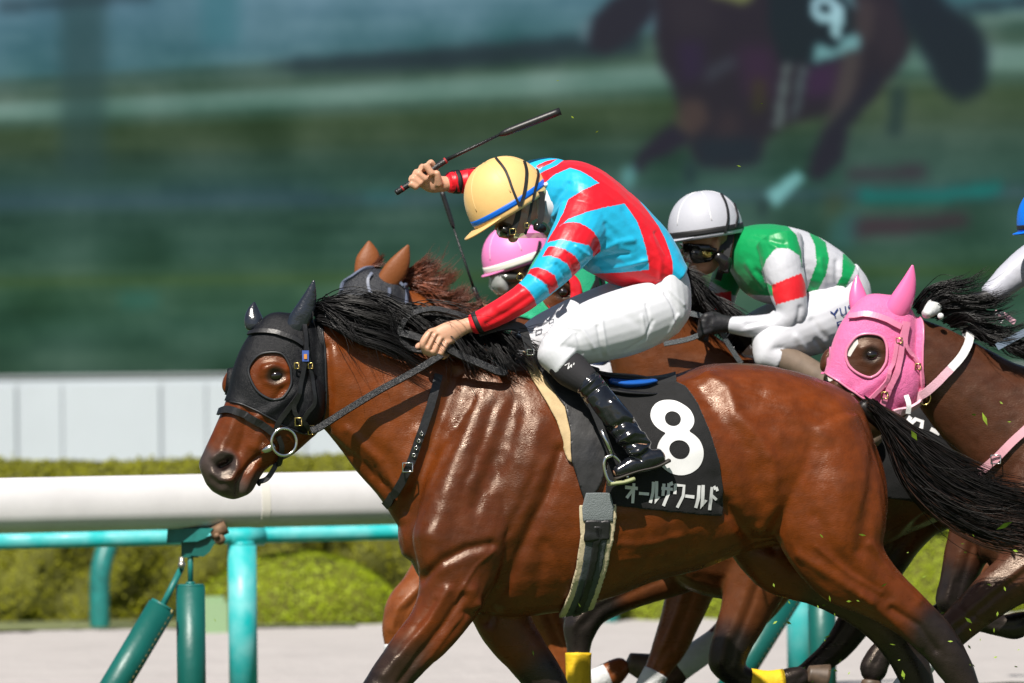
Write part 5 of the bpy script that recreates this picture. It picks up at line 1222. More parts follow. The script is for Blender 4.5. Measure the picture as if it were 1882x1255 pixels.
# ------------------------------------------------------------------ green hooded bay behind
FB = Fr(23.55, 1560, .2); sB = .936
nkB = [('p', 1100, 442, 1108, 600, 36), ('p', 1152, 474, 1125, 680, 40), ('p', 1215, 530, 1150, 765, 50), ('p', 1290, 598, 1190, 880, 62), ('p', 1370, 652, 1240, 985, 84)]
LB1 = [('c', 1330, 980, 56, 70, 44), ('c', 1262, 1042, 56, 46, 38), ('c', 1170, 1080, 56, 36, 32), ('c', 1100, 1112, 56, 33, 30), ('c', 1067, 1150, 56, 32, 28), ('c', 1063, 1198, 56, 21, 20), ('c', 1064, 1262, 56, 20, 19), ('c', 1072, 1330, 56, 26, 22), ('c', 1090, 1352, 56, 18, 17)]
LB2 = [('c', 1400, 980, -58, 78, 44), ('c', 1392, 1060, -60, 62, 44), ('c', 1368, 1128, -60, 46, 38), ('c', 1346, 1180, -60, 38, 33), ('c', 1338, 1218, -60, 36, 32), ('c', 1362, 1246, -60, 24, 24), ('c', 1410, 1256, -60, 21, 20), ('c', 1452, 1252, -60, 25, 22), ('c', 1478, 1242, -60, 19, 18)]
LB3 = [('c', 1850, 860, 60, 84, 50), ('c', 1765, 905, 62, 60, 46), ('c', 1685, 950, 62, 48, 40), ('c', 1625, 1030, 62, 43, 34), ('c', 1590, 1110, 62, 37, 29), ('c', 1545, 1182, 62, 28, 23), ('c', 1495, 1228, 62, 21, 19), ('c', 1460, 1262, 62, 26, 22), ('c', 1445, 1290, 62, 18, 17)]
LB4 = [('c', 1885, 880, -60, 96, 54), ('c', 1860, 990, -62, 86, 52), ('c', 1810, 1075, -62, 54, 42), ('c', 1750, 1132, -62, 38, 32), ('c', 1698, 1162, -62, 33, 27), ('c', 1655, 1184, -62, 27, 23), ('c', 1622, 1200, -62, 24, 21), ('c', 1606, 1228, -62, 26, 22), ('c', 1603, 1244, -62, 21, 20)]
hB, SBs = other_horse('bay racehorse in green hood with red eye cup ridden by the white helmet jockey', FB, sB, 490, 0, nkB, 562, -151, [(LB1, (3, BLK)), (LB2, (3, BLK)), (LB3, (3, BLK)), (LB4, (3, BLK))], (.105, .031, .0095), [], .0075, None, 0., TRB)
for q in ((1098, 1358, 56, 70), (1484, 1240, -60, 12), (1440, 1300, 62, 80), (1602, 1250, -62, 95)):
    b = MB(); hoof(b, FB, *q, .92); b.build('hoof', M_hoof, hB)
wrap(FB, hB, [(1063, 1200, 56, 21, 20), (1063, 1230, 56, 20, 19), (1065, 1290, 56, 20, 19)], M_yw)
wrap(FB, hB, [(1378, 1252, -60, 21, 20), (1410, 1256, -60, 21, 20), (1440, 1254, -60, 22, 20)], M_yw)
GRN = (.0, .36, .17)
EYB = Tp(EYE8, sB, 562, -151); HOB = Tp(HOOD8, sB, 562, -151)
M_grmesh = mat('green_mesh_fabric', GRN, .6, bump=(500, .6, .003, 0), sheen=.2)
shell('hood', SBs, HOB, [EYB], .004, .004, M_grmesh, hB)
cupo = ell(1036, 541, 31, 40, 10); cupi = ell(1026, 540, 23, 30, 10)
BBv = SBs.bvh()
o = decal('eye_cup', BBv, [(cupo, [cupi])], .014, mat('red_cup', (.62, .01, .02), .28, coat=.4), hB, 6, .010)
strap('noseband', BBv, Tp([(410, 770), (440, 766), (470, 776), (500, 795)], sB, 562, -151), 11, M_leather, hB, FB.u, 6)
for L in ([(1096, 505), (1086, 530), (1074, 550)], [(1092, 508), (1094, 530)], [(1100, 508), (1106, 526)]): strap('cheek_strap', BBv, L, 6, M_leather, hB, FB.u, 9, fallback=23.4)
ear('ear', FB, (1085, 470), (1120, 480), (1110, 405), -25, -34, mat('green_ear', GRN, .5), hB); ear('ear', FB, (1040, 462), (1066, 448), (1050, 400), 26, 34, mat('green_ear', GRN, .5), hB)
mgB = [[(x, y, 4), (x + 22, y - 22, -20), (x + 55, y - 14, -44), (x + 95, y + 22, -62), (x + 120, y + 60, -70)] for x, y in ((1100, 445), (1150, 472), (1212, 526), (1285, 592), (1360, 645))]
hair('mane', FB, mgB, 700, 1.8, 14, M_black_hair, hB, 21)
b = MB()
tB = [[(1990, 720, -5), (2060, 760, -8), (2150, 830, -10), (2260, 900, -12), (2380, 960, -14)], [(2000, 760, -12), (2060, 830, -14), (2140, 900, -16), (2250, 960, -18), (2360, 1010, -20)]]
hair('tail', FB, tB, 500, 2.0, 14, M_tail, hB, 22)
clB = thing('number_cloth', 'black number cloth of the green hooded horse, mostly hidden behind the pink hood', 'saddle cloth', tuple(FB.pt(1640, 700, 0)))
CLB = Tp(CL, sB, 490 + 60)
pB = SBs.px()
shell('cloth', SBs, CLB, [], .006, .005, M_cloth, clB, cond=~(pB[:, 1] > 985))
BBv2 = SBs.bvh()
zB = lambda x, y: (1250 + x / 2.041, 640 + y / 2.041)
for q in ([(846, 300), (880, 270), (905, 278), (900, 305)], [(862, 262), (840, 292)], [(935, 305), (968, 322)]):
    P2 = [np.array(zB(*p)) for p in q]; L_, R_ = [], []
    for i, p in enumerate(P2):
        d = P2[min(i + 1, len(P2) - 1)] - P2[max(i - 1, 0)]; d /= np.linalg.norm(d); n_ = np.array((-d[1], d[0])) * 3.6; L_.append(tuple(p + n_)); R_.append(tuple(p - n_))
    decal('letter_stroke', BBv2, [(L_ + R_[::-1], [])], .014, M_print, clB, 6)
sdB = thing('racing_saddle', 'dark racing saddle under the white helmet jockey', 'saddle', tuple(FB.pt(1520, 690, 0)))
b = MB(); tube(b, FB, [('c', 1420, 662, 0, 10, 40), ('c', 1480, 676, 0, 10, 52), ('c', 1540, 690, 0, 9, 64), ('c', 1600, 692, 0, 8, 60)], 5, 20); b.build('seat', M_flap, sdB)
shell('saddle_flap', SBs, [(1420, 640), (1560, 640), (1580, 760), (1560, 900), (1530, 910), (1480, 800), (1440, 720)], [], .013, .006, M_flap, sdB, cond=~(pB[:, 1] > 985))

# ------------------------------------------------------------------ chestnut at the far side
FC = Fr(24.35, 1150, .2); sC = .903
nkC = [('p', 702, 508, 722, 690, 34), ('p', 762, 534, 742, 760, 40), ('p', 832, 566, 780, 850, 50), ('p', 900, 612, 820, 930, 62), ('p', 960, 650, 860, 980, 82)]
CHE = (.185, .050, .012)
LC1 = [('c', 860, 960, -56, 70, 42), ('c', 822, 1032, -58, 56, 40), ('c', 778, 1082, -58, 42, 34), ('c', 742, 1120, -58, 35, 31), ('c', 731, 1155, -58, 29, 27), ('c', 729, 1195, -58, 21, 20), ('c', 736, 1262, -58, 20, 19), ('c', 745, 1310, -58, 25, 22), ('c', 735, 1338, -58, 18, 17)]
LC2 = [('c', 930, 980, 56, 66, 42), ('c', 968, 1060, 56, 46, 38), ('c', 1000, 1128, 56, 36, 32), ('c', 1024, 1185, 56, 31, 28), ('c', 1040, 1240, 56, 31, 28), ('c', 1062, 1262, 56, 24, 22), ('c', 1098, 1250, 56, 21, 20), ('c', 1128, 1236, 56, 24, 21), ('c', 1146, 1222, 56, 18, 17)]
LC3 = [('c', 1330, 900, -60, 90, 50), ('c', 1300, 1000, -60, 72, 46), ('c', 1272, 1076, -60, 46, 36), ('c', 1250, 1140, -60, 37, 30), ('c', 1230, 1190, -60, 32, 27), ('c', 1210, 1228, -60, 24, 22), ('c', 1178, 1290, -60, 21, 19), ('c', 1160, 1330, -60, 25, 22), ('c', 1150, 1356, -60, 18, 17)]
LC4 = [('c', 1400, 900, 60, 90, 50), ('c', 1432, 1000, 60, 74, 46), ('c', 1415, 1070, 60, 48, 38), ('c', 1385, 1118, 60, 38, 30), ('c', 1352, 1152, 60, 33, 27), ('c', 1312, 1182, 60, 24, 22), ('c', 1262, 1216, 60, 22, 20), ('c', 1236, 1240, 60, 26, 22), ('c', 1212, 1262, 60, 18, 17)]
hC, SCs = other_horse('chestnut racehorse with bare ears and dark mask, farthest by the rail', FC, sC, 112, 0, nkC, 212, -88, [(LC1, None), (LC2, None), (LC3, None), (LC4, (6, (.05, .02, .012)))], CHE, [], .0075, None, .32)
for q in ((728, 1346, -58, 100), (1154, 1216, 56, 18), (1146, 1364, -60, 100), (1206, 1270, 60, 120)):
    b = MB(); hoof(b, FC, *q, .9); b.build('hoof', M_hoof, hC)
wrap(FC, hC, [(729, 1184, -58, 20, 19), (729, 1220, -58, 20, 19), (736, 1280, -58, 20, 19)], M_ww)
wrap(FC, hC, [(1080, 1257, 56, 20, 19), (1100, 1249, 56, 20, 19), (1116, 1242, 56, 21, 19)], M_ww)
wrap(FC, hC, [(1206, 1236, -60, 21, 20), (1190, 1264, -60, 20, 19), (1174, 1296, -60, 20, 19)], M_ww)
wrap(FC, hC, [(1330, 1170, 60, 22, 21), (1295, 1194, 60, 22, 20), (1246, 1228, 60, 23, 21)], M_ww)
z8 = lambda x, y: (620 + x / 5.975, 430 + y / 5.975)
M_skinear = mat('chestnut_ear', (.20, .062, .016), .55, bump=(90, .3, .004), spec=.35)
ear('ear', FC, z8(365, 560), z8(600, 655), z8(782, 108), -24, -34, M_skinear, hC, 5, .5, 1); ear('ear', FC, z8(165, 490), z8(425, 430), z8(345, 68), 22, 30, M_skinear, hC, 4, .5, 1)
MASK = [(600, 640), (616, 560), (632, 522), (655, 500), (690, 490), (722, 500), (743, 535), (745, 600), (742, 700), (640, 700)]
M_navymesh = mat('navy_mesh_fabric', (.006, .008, .014), .5, sheen=.12, bump=(500, .6, .003, 0))
shell('mask', SCs, MASK, [], .004, .004, M_navymesh, hC, cond=~(SCs.px()[:, 1] > 760))
BCv = SCs.bvh(); M_trim = mat('grey_blue_binding', (.11, .13, .19), .5)
earhole = ell(*z8(450, 610), 17, 23, 12)
strap('mask_binding', BCv, [z8(*p) for p in [(70, 640), (90, 560), (170, 500), (300, 415), (430, 400)]], 5, M_trim, hC, FC.u, 7, fallback=24.0)
strap('mask_binding', BCv, [z8(*p) for p in [(375, 460), (340, 530), (360, 640), (430, 725), (500, 735), (550, 680), (555, 610)]], 5, M_trim, hC, FC.u, 8, fallback=24.0)
strap('mask_binding', BCv, [z8(*p) for p in [(690, 530), (742, 600), (735, 720), (720, 830)]], 5, M_trim, hC, FC.u, 7, fallback=24.0)
mC = [[(*z8(660, 470), 4), (*z8(760, 430), 0), (*z8(900, 400), -4), (*z8(1060, 300), -6), (*z8(1230, 200), -8)], [(*z8(700, 520), 2), (*z8(820, 480), -6), (*z8(960, 480), -14), (*z8(1100, 430), -20), (*z8(1250, 300), -24)],
      [(*z8(800, 580), 0), (*z8(920, 560), -14), (*z8(1060, 580), -26), (*z8(1200, 560), -32), (*z8(1300, 400), -34)], [(*z8(900, 640), 0), (*z8(1020, 640), -20), (*z8(1160, 700), -36), (*z8(1300, 700), -42), (*z8(1370, 520), -40)],
      [(*z8(1000, 720), 0), (*z8(1130, 730), -22), (*z8(1260, 770), -40), (*z8(1400, 760), -46), (*z8(1560, 700), -46)], [(*z8(1100, 790), 0), (*z8(1240, 800), -24), (*z8(1380, 840), -44), (*z8(1540, 830), -52), (*z8(1700, 770), -56)]]
hair('mane', FC, mC, 900, 1.4, 11, M_red_hair, hC, 31, clump=20, spread=.6)
hair('mane_wisps', FC, mC, 90, .9, 22, M_red_hair, hC, 34, clump=3)
fC = [[(*z8(400, 360), 18), (*z8(430, 330), 14), (*z8(470, 300), 10), (*z8(500, 240), 8)], [(*z8(300, 420), 10), (*z8(380, 370), 4), (*z8(460, 350), 0), (*z8(560, 340), -4)]]
hair('forelock', FC, fC, 110, 1.3, 6, M_red_hair, hC, 32)
tC = [[(1560, 740, 0), (1640, 790, -5), (1740, 860, -8), (1820, 910, -10), (1900, 960, -12)], [(1570, 780, 0), (1640, 840, -5), (1720, 910, -8), (1800, 960, -10), (1880, 1000, -12)]]
hair('tail', FC, tC, 350, 2.0, 12, M_red_hair, hC, 33)

# ------------------------------------------------------------------ pink hooded dark bay at the right
FD = Fr(22.75, 1900, .2); sD = .967; PK = (.74, .15, .36)
nkD = [('p', 1684, 582, 1692, 752, 38), ('p', 1740, 602, 1728, 800, 42), ('p', 1802, 634, 1768, 848, 50), ('p', 1882, 672, 1812, 915, 62), ('p', 1985, 688, 1868, 990, 84)]
LD1 = [('c', 1975, 930, -60, 86, 44), ('c', 1910, 1028, -62, 60, 42), ('c', 1828, 1090, -62, 43, 35), ('c', 1762, 1148, -62, 34, 30), ('c', 1724, 1186, -62, 33, 29), ('c', 1690, 1226, -62, 23, 21), ('c', 1645, 1290, -62, 21, 19), ('c', 1618, 1336, -62, 26, 22), ('c', 1600, 1362, -62, 18, 17)]
LD2 = [('c', 1870, 900, 58, 80, 44), ('c', 1800, 960, 58, 52, 42), ('c', 1775, 1020, 58, 40, 36), ('c', 1760, 1070, 58, 33, 31), ('c', 1752, 1104, 58, 32, 29), ('c', 1780, 1130, 58, 24, 23), ('c', 1830, 1148, 58, 20, 19), ('c', 1868, 1150, 58, 25, 22), ('c', 1890, 1138, 58, 18, 17)]
DLEG = [(LD1, (4, BLK)), (LD2, (3, BLK)), (T(NH, sD, 1085, dy=15), (5, BLK)), (T(FH, sD, 1085, dy=15), (5, BLK))]
hD, SDs = other_horse('dark bay racehorse in bright pink hood at the right edge', FD, sD, 1085, 15, nkD, 1112, -37, DLEG, (.062, .022, .011), [], .0070, None)
for q in ((1594, 1370, -62, 110), (1898, 1132, 58, 15), (1832 * sD + 1085, HY + 788 * sD + 15, -76, 110), (1730 * sD + 1085, HY + 800 * sD + 15, 72, 110)):
    b = MB(); hoof(b, FD, *q, .95); b.build('hoof', M_hoof, hD)
wrap(FD, hD, [(1700, 1213, -62, 22, 21), (1680, 1242, -62, 21, 20), (1655, 1276, -62, 21, 20)], M_ww)
z4 = lambda x, y: (1440 + x / 2.7285, 340 + y / 2.7285)
EYD = smooth_poly([z4(*p) for p in [(316, 850), (335, 800), (375, 758), (440, 748), (495, 765), (516, 820), (510, 890), (480, 945), (435, 965), (375, 945), (330, 905)]], 4)
HOD = [z4(*p) for p in [(120, 935), (205, 945), (300, 1000), (415, 1078), (480, 1110), (560, 1140), (640, 1130), (680, 1080), (697, 1000), (700, 850), (700, 700), (680, 660), (630, 560), (470, 520), (300, 600), (190, 800)]]
M_pink = mat('pink_mesh_fabric', PK, .5, bump=(420, .7, .003, 0), bump2=(28, .3, .012), var=(300, .12), sheen=.2, spec=.4); M_pinkl = mat('pink_leather', (.72, .22, .36), .35, spec=.5, coat=.2)
M_pinkg = mat('pink_ear_cover', (.80, .15, .37), .3, coat=.35, coatr=.15)
lim = ~inside(SDs.px(), [z4(*p) for p in [(150, 780), (232, 780), (225, 850), (212, 925), (120, 935)]])
shell('hood', SDs, HOD, [EYD], .0025, .002, M_pink, hD, cond=lim)
BDv = SDs.bvh()
b = MB(); ep = [ray(BDv, x, y) for x, y in EYD]; b.path([h[0] + h[1] * .007 for h in ep if h[0] is not None], .0050, 8, True); b.build('eye_rim', M_pinkl, hD)
b = MB(); ep = [ray(BDv, *z4(x, y)) for x, y in crom([(215, 945), (300, 1000), (415, 1078), (480, 1108), (560, 1136), (640, 1126), (680, 1075), (696, 1000), (699, 850), (698, 710), (676, 660)], 4)]; b.path([h[0] + h[1] * .005 for h in ep if h[0] is not None], .0042, 6); b.build('hood_binding', M_pinkl, hD)
ear('ear_cover', FD, z4(516, 600), z4(612, 665), z4(648, 396), -30, -40, M_pinkg, hD, 5, .6); ear('ear_cover', FD, z4(347, 655), z4(428, 600), z4(370, 447), 26, 34, M_pinkg, hD, -3, .7)
for nm, L, w_ in (('browband', [(340, 668), (420, 655), (500, 675), (580, 715)], 11), ('cheek_strap', [(600, 690), (585, 780), (570, 900), (545, 980), (510, 1050), (490, 1100)], 11), ('cheek_strap', [(612, 690), (600, 800), (640, 870), (675, 940), (682, 1050)], 8), ('cheek_strap', [(560, 790), (540, 900), (500, 990), (430, 1070)], 7)):
    strap(nm, BDv, [z4(*p) for p in L], w_, M_pinkl, hD, FD.u, 8)
for (x, y, w_, h_) in ((505, 1055, 11, 12), (578, 780, 11, 9), (672, 910, 10, 10)):
    hq = ray(BDv, *z4(x, y)); p0 = hq[0] + Vector((0, -.024, 0)); b = MB(); b.path([p0 + Vector((a * w_ * FD.u / 2, 0, c * h_ * FD.u / 2)) for a, c in ((-1, -1), (1, -1), (1, 1), (-1, 1))], .003, 6, True); b.build('buckle', M_brass, hD)
decal('blaze', BDv, [([z4(*p) for p in [(318, 855), (330, 815), (350, 785), (372, 772), (376, 795), (350, 835), (335, 860)]], [])], .0015, mat('white_hair_patch', (.62, .58, .54), .6), hD, 5)
decal('blaze', BDv, [([z4(*p) for p in [(205, 950), (250, 955), (255, 975), (235, 985), (200, 975)]], [])], .0015, mat('white_hair_patch', (.62, .58, .54), .6), hD, 5)
# pink and white rein, breast strap, mane ties
reinD = thing('rein', 'white and pink rein curving over the neck of the pink hooded horse', 'rein', tuple(FD.pt(1700, 720, -60)))
M_wr = mat('white_rein', (.72, .72, .72), .5, bump=(260, .5, .003)); M_prr = mat('pink_rein', (.72, .42, .50), .5, bump=(260, .5, .003))
strap('rein_strap', BDv, [z4(*p) for p in [(540, 1135), (620, 1100), (700, 1045), (770, 985), (840, 915)]], 15, M_prr, reinD, FD.u, 12, 5)
strap('rein_grip', BDv, [z4(*p) for p in [(830, 925), (880, 870), (915, 800), (915, 740), (895, 700), (870, 672)]], 15, M_wr, reinD, FD.u, 12, 5)
b = MB(); free_strap(b, FD, [(*z4(615, 1055), -64), (*z4(628, 1100), -70), (*z4(625, 1145), -66)], 9, 5); b.build('rein_stop', M_wr, reinD, False)
b = MB(); hq = ray(BDv, *z4(705, 1065))[0]; b.path([hq + Vector((.021 * math.cos(t), -.02, .026 * math.sin(t))) for t in np.linspace(0, 6.28, 18, endpoint=False)], .003, 6, True); b.build('rein_ring', M_brass, reinD)
b = MB(); free_strap(b, FD, [(*z4(1040, 670), -20), (*z4(1075, 640), -24), (*z4(1100, 650), -28), (*z4(1085, 690), -28)], 7, 4); b.build('rein_loop', M_wr, reinD, False)
b = MB(); free_strap(b, FD, [(*z4(1060, 640), -10), (*z4(1110, 655), -14), (*z4(1160, 690), -16)], 10, 4); b.build('rein_loop', M_prr, reinD, False)
b = MB(); free_strap(b, FD, [(1832, 638, -60), (1862, 622, -66), (1900, 604, -72), (1960, 585, -78)], 13, 5); b.build('rein_loop', mat('blue_grey_rein', (.10, .14, .20), .5), reinD, False)
strap('breast_strap', BDv, [(1796, 872), (1830, 842), (1860, 812), (1890, 785), (1930, 745)], 15, mat('pale_pink_strap', (.70, .36, .42), .45), hD, FD.u, 6, 5)
hq = ray(BDv, 1831, 842); p0 = hq[0] + hq[1] * .022; b = MB(); b.path([p0 + Vector((a * 9 * u8, -.004, c * 8 * u8)) for a, c in ((-1, -1), (1, -1), (1, 1), (-1, 1))], .003, 6, True); b.build('buckle', M_chrome, hD)
b = MB(); tube(b, FD, [('c', *z4(715, 650), -26, 9, 14), ('c', *z4(755, 610), -20, 15, 10), ('c', *z4(790, 590), -14, 10, 8)], 4, 16); b.build('poll_pad', M_ww, hD)
b = MB(); blob(b, FD, *z4(788, 657), -40, 6, 6, 6); b.build('pad_toggle', M_ww, hD)
mD = [[(*z4(640, 600), 0), (*z4(690, 545), -14), (*z4(790, 525), -22), (*z4(900, 530), -28), (*z4(1030, 470), -30)], [(*z4(690, 640), -4), (*z4(780, 570), -24), (*z4(880, 530), -34), (*z4(990, 540), -40), (*z4(1120, 520), -42)],
      [(*z4(760, 660), -4), (*z4(860, 610), -26), (*z4(950, 610), -38), (*z4(1050, 600), -44), (*z4(1150, 545), -46)], [(*z4(840, 700), -4), (*z4(920, 670), -28), (*z4(1000, 700), -42), (*z4(1100, 720), -48), (*z4(1210, 690), -50)],
      [(*z4(920, 740), -4), (*z4(1010, 730), -30), (*z4(1090, 770), -46), (*z4(1180, 790), -54), (*z4(1300, 770), -56)], [(*z4(1060, 800), -4), (*z4(1140, 790), -34), (*z4(1240, 830), -52), (*z4(1360, 860), -60), (*z4(1500, 840), -64)]]
hair('mane', FD, mD, 750, 1.4, 13, M_black_hair, hD, 41, clump=22, spread=.6)
hair('mane_wisps', FD, mD, 90, .9, 26, M_black_hair, hD, 42, clump=3)
tD = [[(a * sD + 1085, b_ * sD + 20, c) for a, b_, c in q] for q in tg]
hair('tail', FD, tD, 350, 2.2, 14, M_tail, hD, 43, segs=15)

# ================================================================== THE OTHER RIDERS
def other_rider(label, fr, D, silkf, breech, glove, tone, hel, par_cols, vox=.0045, loc=None):
    R = thing('person', label, 'person', tuple(loc if loc is not None else fr.pt(*D['seat'], -60)), 'jockeys')
    b = MB(); tube(b, fr, sl(D['torso'], .84), 5, 22)
    for q in D['arms']: tube(b, fr, sl(q, .76), 5, 16)
    tube(b, fr, sl(D['pelvis'], .84), 4, 18)
    for q in D['thighs'] + D['shins']: tube(b, fr, sl(q, .78), 4, 16)
    head(b, fr, D['head'], D['face'], D['hs'], 0, D['neck'])
    for q in D['hands']: hand(b, fr, *q)
    S = Skin(b, .0042, 3); link('body', S.mesh('jockey_body', skin_cols(S, fr, tone)), R, M_skin)
    SK, _ = garment('silks', fr, [D['torso']] + D['arms'], vox, 4, M_silk, R, silkf, D.get('folds', ()), .0022, 30, 5)
    SBR, _ = garment('breeches', fr, [D['pelvis']] + D['thighs'], .005, 4, breech, R, None, D.get('bfolds', ()), .002, 26, 6)
    for q in D['shins']: garment('boot', fr, [q], .006, 3, par_cols['boot'], R)
    if glove:
        for q in D['hands']:
            b = MB(); hand(b, fr, *q, grow=1.5); SG = Skin(b, .0045, 2); link('glove', SG.mesh('glove'), R, glove)
    b = MB(); n0 = D['neck']; tube(b, fr, [('c', n0[0] - 8, n0[1] + 1, 0, 33, 33), ('c', n0[0] + 6, n0[1], 0, 37, 38)], 4, 22); b.build('collar', M_white_cot, R)
    return R, S, SK, SBR
def hand(b, fr, x, y, z, ang, s=.95, grow=0.0):
    """closed hand; ang = direction from wrist to knuckles"""
    a = math.radians(ang); d = np.array((math.cos(a), math.sin(a))); n = np.array((-d[1], d[0])); n = n if n[1] > 0 else -n
    q = lambda f, g: (x + d[0] * f * s + n[0] * g * s, y + d[1] * f * s + n[1] * g * s)
    tube(b, fr, [('c', *q(-16, 0), z, 15 * s + grow, 14 * s + grow), ('c', *q(4, 0), z, 17 * s + grow, 13 * s + grow), ('c', *q(26, 4), z - 2, 20 * s + grow, 13 * s + grow)], 4, 14)
    for i in range(4):
        o_ = (i - 1.5) * 10
        tube(b, fr, [('c', *q(26 - abs(o_) * .2, o_ * .9), z - 4, 7 * s + grow, 7 * s + grow), ('c', *q(42 - abs(o_) * .3, o_ + 6), z - 6, 7.2 * s + grow, 7.2 * s + grow), ('c', *q(44, o_ + 16), z + 4, 6.4 * s + grow, 6.6 * s + grow), ('c', *q(32, o_ + 20), z + 14, 6 * s + grow, 6 * s + grow)], 4, 10)
    tube(b, fr, [('c', *q(10, -12), z + 8, 8 * s + grow, 8 * s + grow), ('c', *q(28, -14), z + 10, 7 * s + grow, 7 * s + grow), ('c', *q(42, -4), z + 8, 6 * s + grow, 6 * s + grow)], 4, 10)
z9 = lambda x, y: (1180 + x / 2.681, 320 + y / 2.681)
DB = dict(seat=(1540, 690),
    torso=[('p', 1358, 418, 1342, 496, 46), ('p', 1398, 412, 1372, 540, 92), ('p', 1445, 415, 1418, 560, 98), ('p', 1502, 434, 1472, 566, 90), ('p', 1545, 462, 1522, 556, 80), ('p', 1570, 488, 1552, 540, 74)],
    arms=[[('c', 1432, 446, -74, 44, 40), ('c', 1440, 492, -104, 37, 36), ('c', 1450, 545, -116, 33, 32), ('c', 1452, 582, -120, 29, 28), ('c', 1424, 598, -116, 24, 23), ('c', 1378, 600, -106, 20, 20), ('c', 1340, 597, -98, 15, 16)],
          [('c', 1368, 470, 72, 40, 38), ('c', 1338, 510, 100, 30, 30), ('c', 1322, 556, 112, 26, 26), ('c', 1316, 588, 108, 20, 20)]],
    pelvis=[('p', 1572, 484, 1530, 540, 74), ('p', 1596, 520, 1510, 575, 80), ('p', 1600, 570, 1515, 605, 80), ('p', 1580, 602, 1530, 622, 66)],
    thighs=[[('c', 1548, 570, -46, 56, 50), ('c', 1500, 592, -72, 58, 52), ('c', 1452, 612, -94, 52, 48), ('c', 1416, 634, -112, 38, 40), ('c', 1412, 652, -118, 28, 32), ('c', 1432, 660, -120, 30, 30)],
            [('c', 1520, 570, 46, 54, 50), ('c', 1460, 592, 72, 50, 48), ('c', 1400, 612, 94, 44, 44), ('c', 1360, 636, 110, 34, 36), ('c', 1372, 656, 114, 30, 30)]],
    shins=[[('c', 1424, 654, -120, 28, 28), ('c', 1470, 674, -130, 26, 27), ('c', 1520, 706, -146, 24, 25), ('c', 1570, 760, -158, 24, 23), ('c', 1600, 806, -162, 22, 20), ('c', 1560, 826, -162, 14, 15)],
           [('c', 1372, 652, 116, 27, 28), ('c', 1420, 678, 128, 25, 26), ('c', 1500, 740, 150, 23, 23), ('c', 1545, 800, 158, 21, 20), ('c', 1505, 820, 158, 14, 15)]],
    head=(1303, 438), face=(-.97, .24), hs=1.0, neck=(1358, 462), hands=[(1330, 595, -98, 186, .92), (1312, 592, 104, 190, .9)],
    folds=[([z9(*p) for p in L], w, h) for L, w, h in (([(560, 480), (640, 560)], 5, -3), ([(520, 440), (600, 560)], 6, 3), ([(800, 460), (840, 560)], 5, -3), ([(560, 300), (620, 330), (700, 340)], 5, -3), ([(620, 330), (660, 360)], 5, 3), ([(880, 420), (900, 560)], 6, 3), ([(960, 430), (960, 560)], 5, -3), ([(640, 720), (520, 740)], 6, -3), ([(780, 660), (760, 760)], 5, -3), ([(600, 740), (500, 770)], 5, 2))],
    bfolds=[([z9(*p) for p in L], w, h) for L, w, h in (([(840, 720), (900, 800)], 6, -3), ([(760, 800), (800, 860)], 6, 3), ([(860, 820), (900, 880)], 5, -3), ([(1060, 520), (1100, 640)], 6, -3))])
GN = (.0, .27, .075); WH = (.50, .51, .55); RD = (.68, .012, .02)
Z9 = lambda L: [z9(*p) for p in L]
SKB = [(GN, Z9([(440, 200), (720, 200), (720, 258), (760, 300), (785, 380), (790, 470), (640, 640), (300, 560), (300, 400)])),
       (GN, Z9([(815, 270), (905, 335), (922, 420), (905, 500), (860, 580), (800, 610), (830, 520), (860, 440), (852, 350)])),
       (GN, Z9([(990, 390), (1060, 430), (1040, 490), (985, 590), (900, 660), (820, 670), (930, 590), (985, 500)])),
       (WH, Z9([(285, 500), (420, 575), (300, 620), (250, 560)])), (RD, Z9([(310, 590), (440, 578), (440, 720), (280, 720)])),
       (WH, Z9([(470, 592), (650, 600), (660, 680), (480, 640)])),
       (WH, Z9([(590, 480), (612, 420), (660, 365), (720, 365), (775, 400), (792, 470), (790, 500), (645, 552), (605, 530)])),
       (RD, Z9([(640, 545), (785, 488), (805, 540), (812, 600), (660, 645), (645, 600)])), (WH, Z9([(655, 645), (812, 600), (850, 700), (820, 820), (380, 820), (380, 680), (640, 690)]))]
def silkB(px):
    c = np.tile(WH, (len(px), 1)).astype(float)
    for col, pl in SKB: c[inside(px, pl)] = col
    return c
M_tanboot = mat('tan_boot', (.17, .125, .09), .6, var=(14, .25)); M_glove = mat('black_glove', (.012, .012, .014), .55, bump=(80, .4, .004))
RB, SRB, SKs, SBb = other_rider('jockey in green and white striped silks, red armbands and white helmet', FB, DB, silkB, M_breech, M_glove, (.48, .25, .15), None, dict(boot=M_tanboot))
M_whel = mat('white_helmet_cover', (.44, .45, .50), .5, bump=(60, .12, .005), spec=.35)
hlB, hwB = helmet(FB, RB, (1231, 434), (1363, 414), 72, 62, M_whel, 0, M_strap, (-.08, .08), 14, seam_mat=mat('white_seam', (.66, .66, .68), .5))
HBb = BVHTree.FromPolygons([tuple(v.co) for v in hlB.data.vertices], [tuple(p.vertices) for p in hlB.data.polygons])
for L in ([(375, 80), (410, 150), (420, 220), (405, 290)], [(450, 150), (465, 210), (455, 265)]): strap('helmet_strap', HBb, [z9(*p) for p in L], 4, M_strap, hlB, FB.u, 3, 2.5)
BRB = SRB.bvh()
decal('goggles', BRB, [(Z9([(190, 345), (260, 340), (330, 345), (365, 370), (360, 400), (330, 425), (280, 432), (235, 415), (205, 390)]), [])], .010, M_gog, RB, 7, .012)
decal('goggle_boss', BRB, [(ell(*z9(318, 390), 7, 7), [])], .022, M_brass, RB, 4, .004)
fs('goggle_strap', [(*z9(360, 380), -36), (*z9(390, 365), -40), (*z9(440, 320), -42)], 9, M_strap, RB, FB)
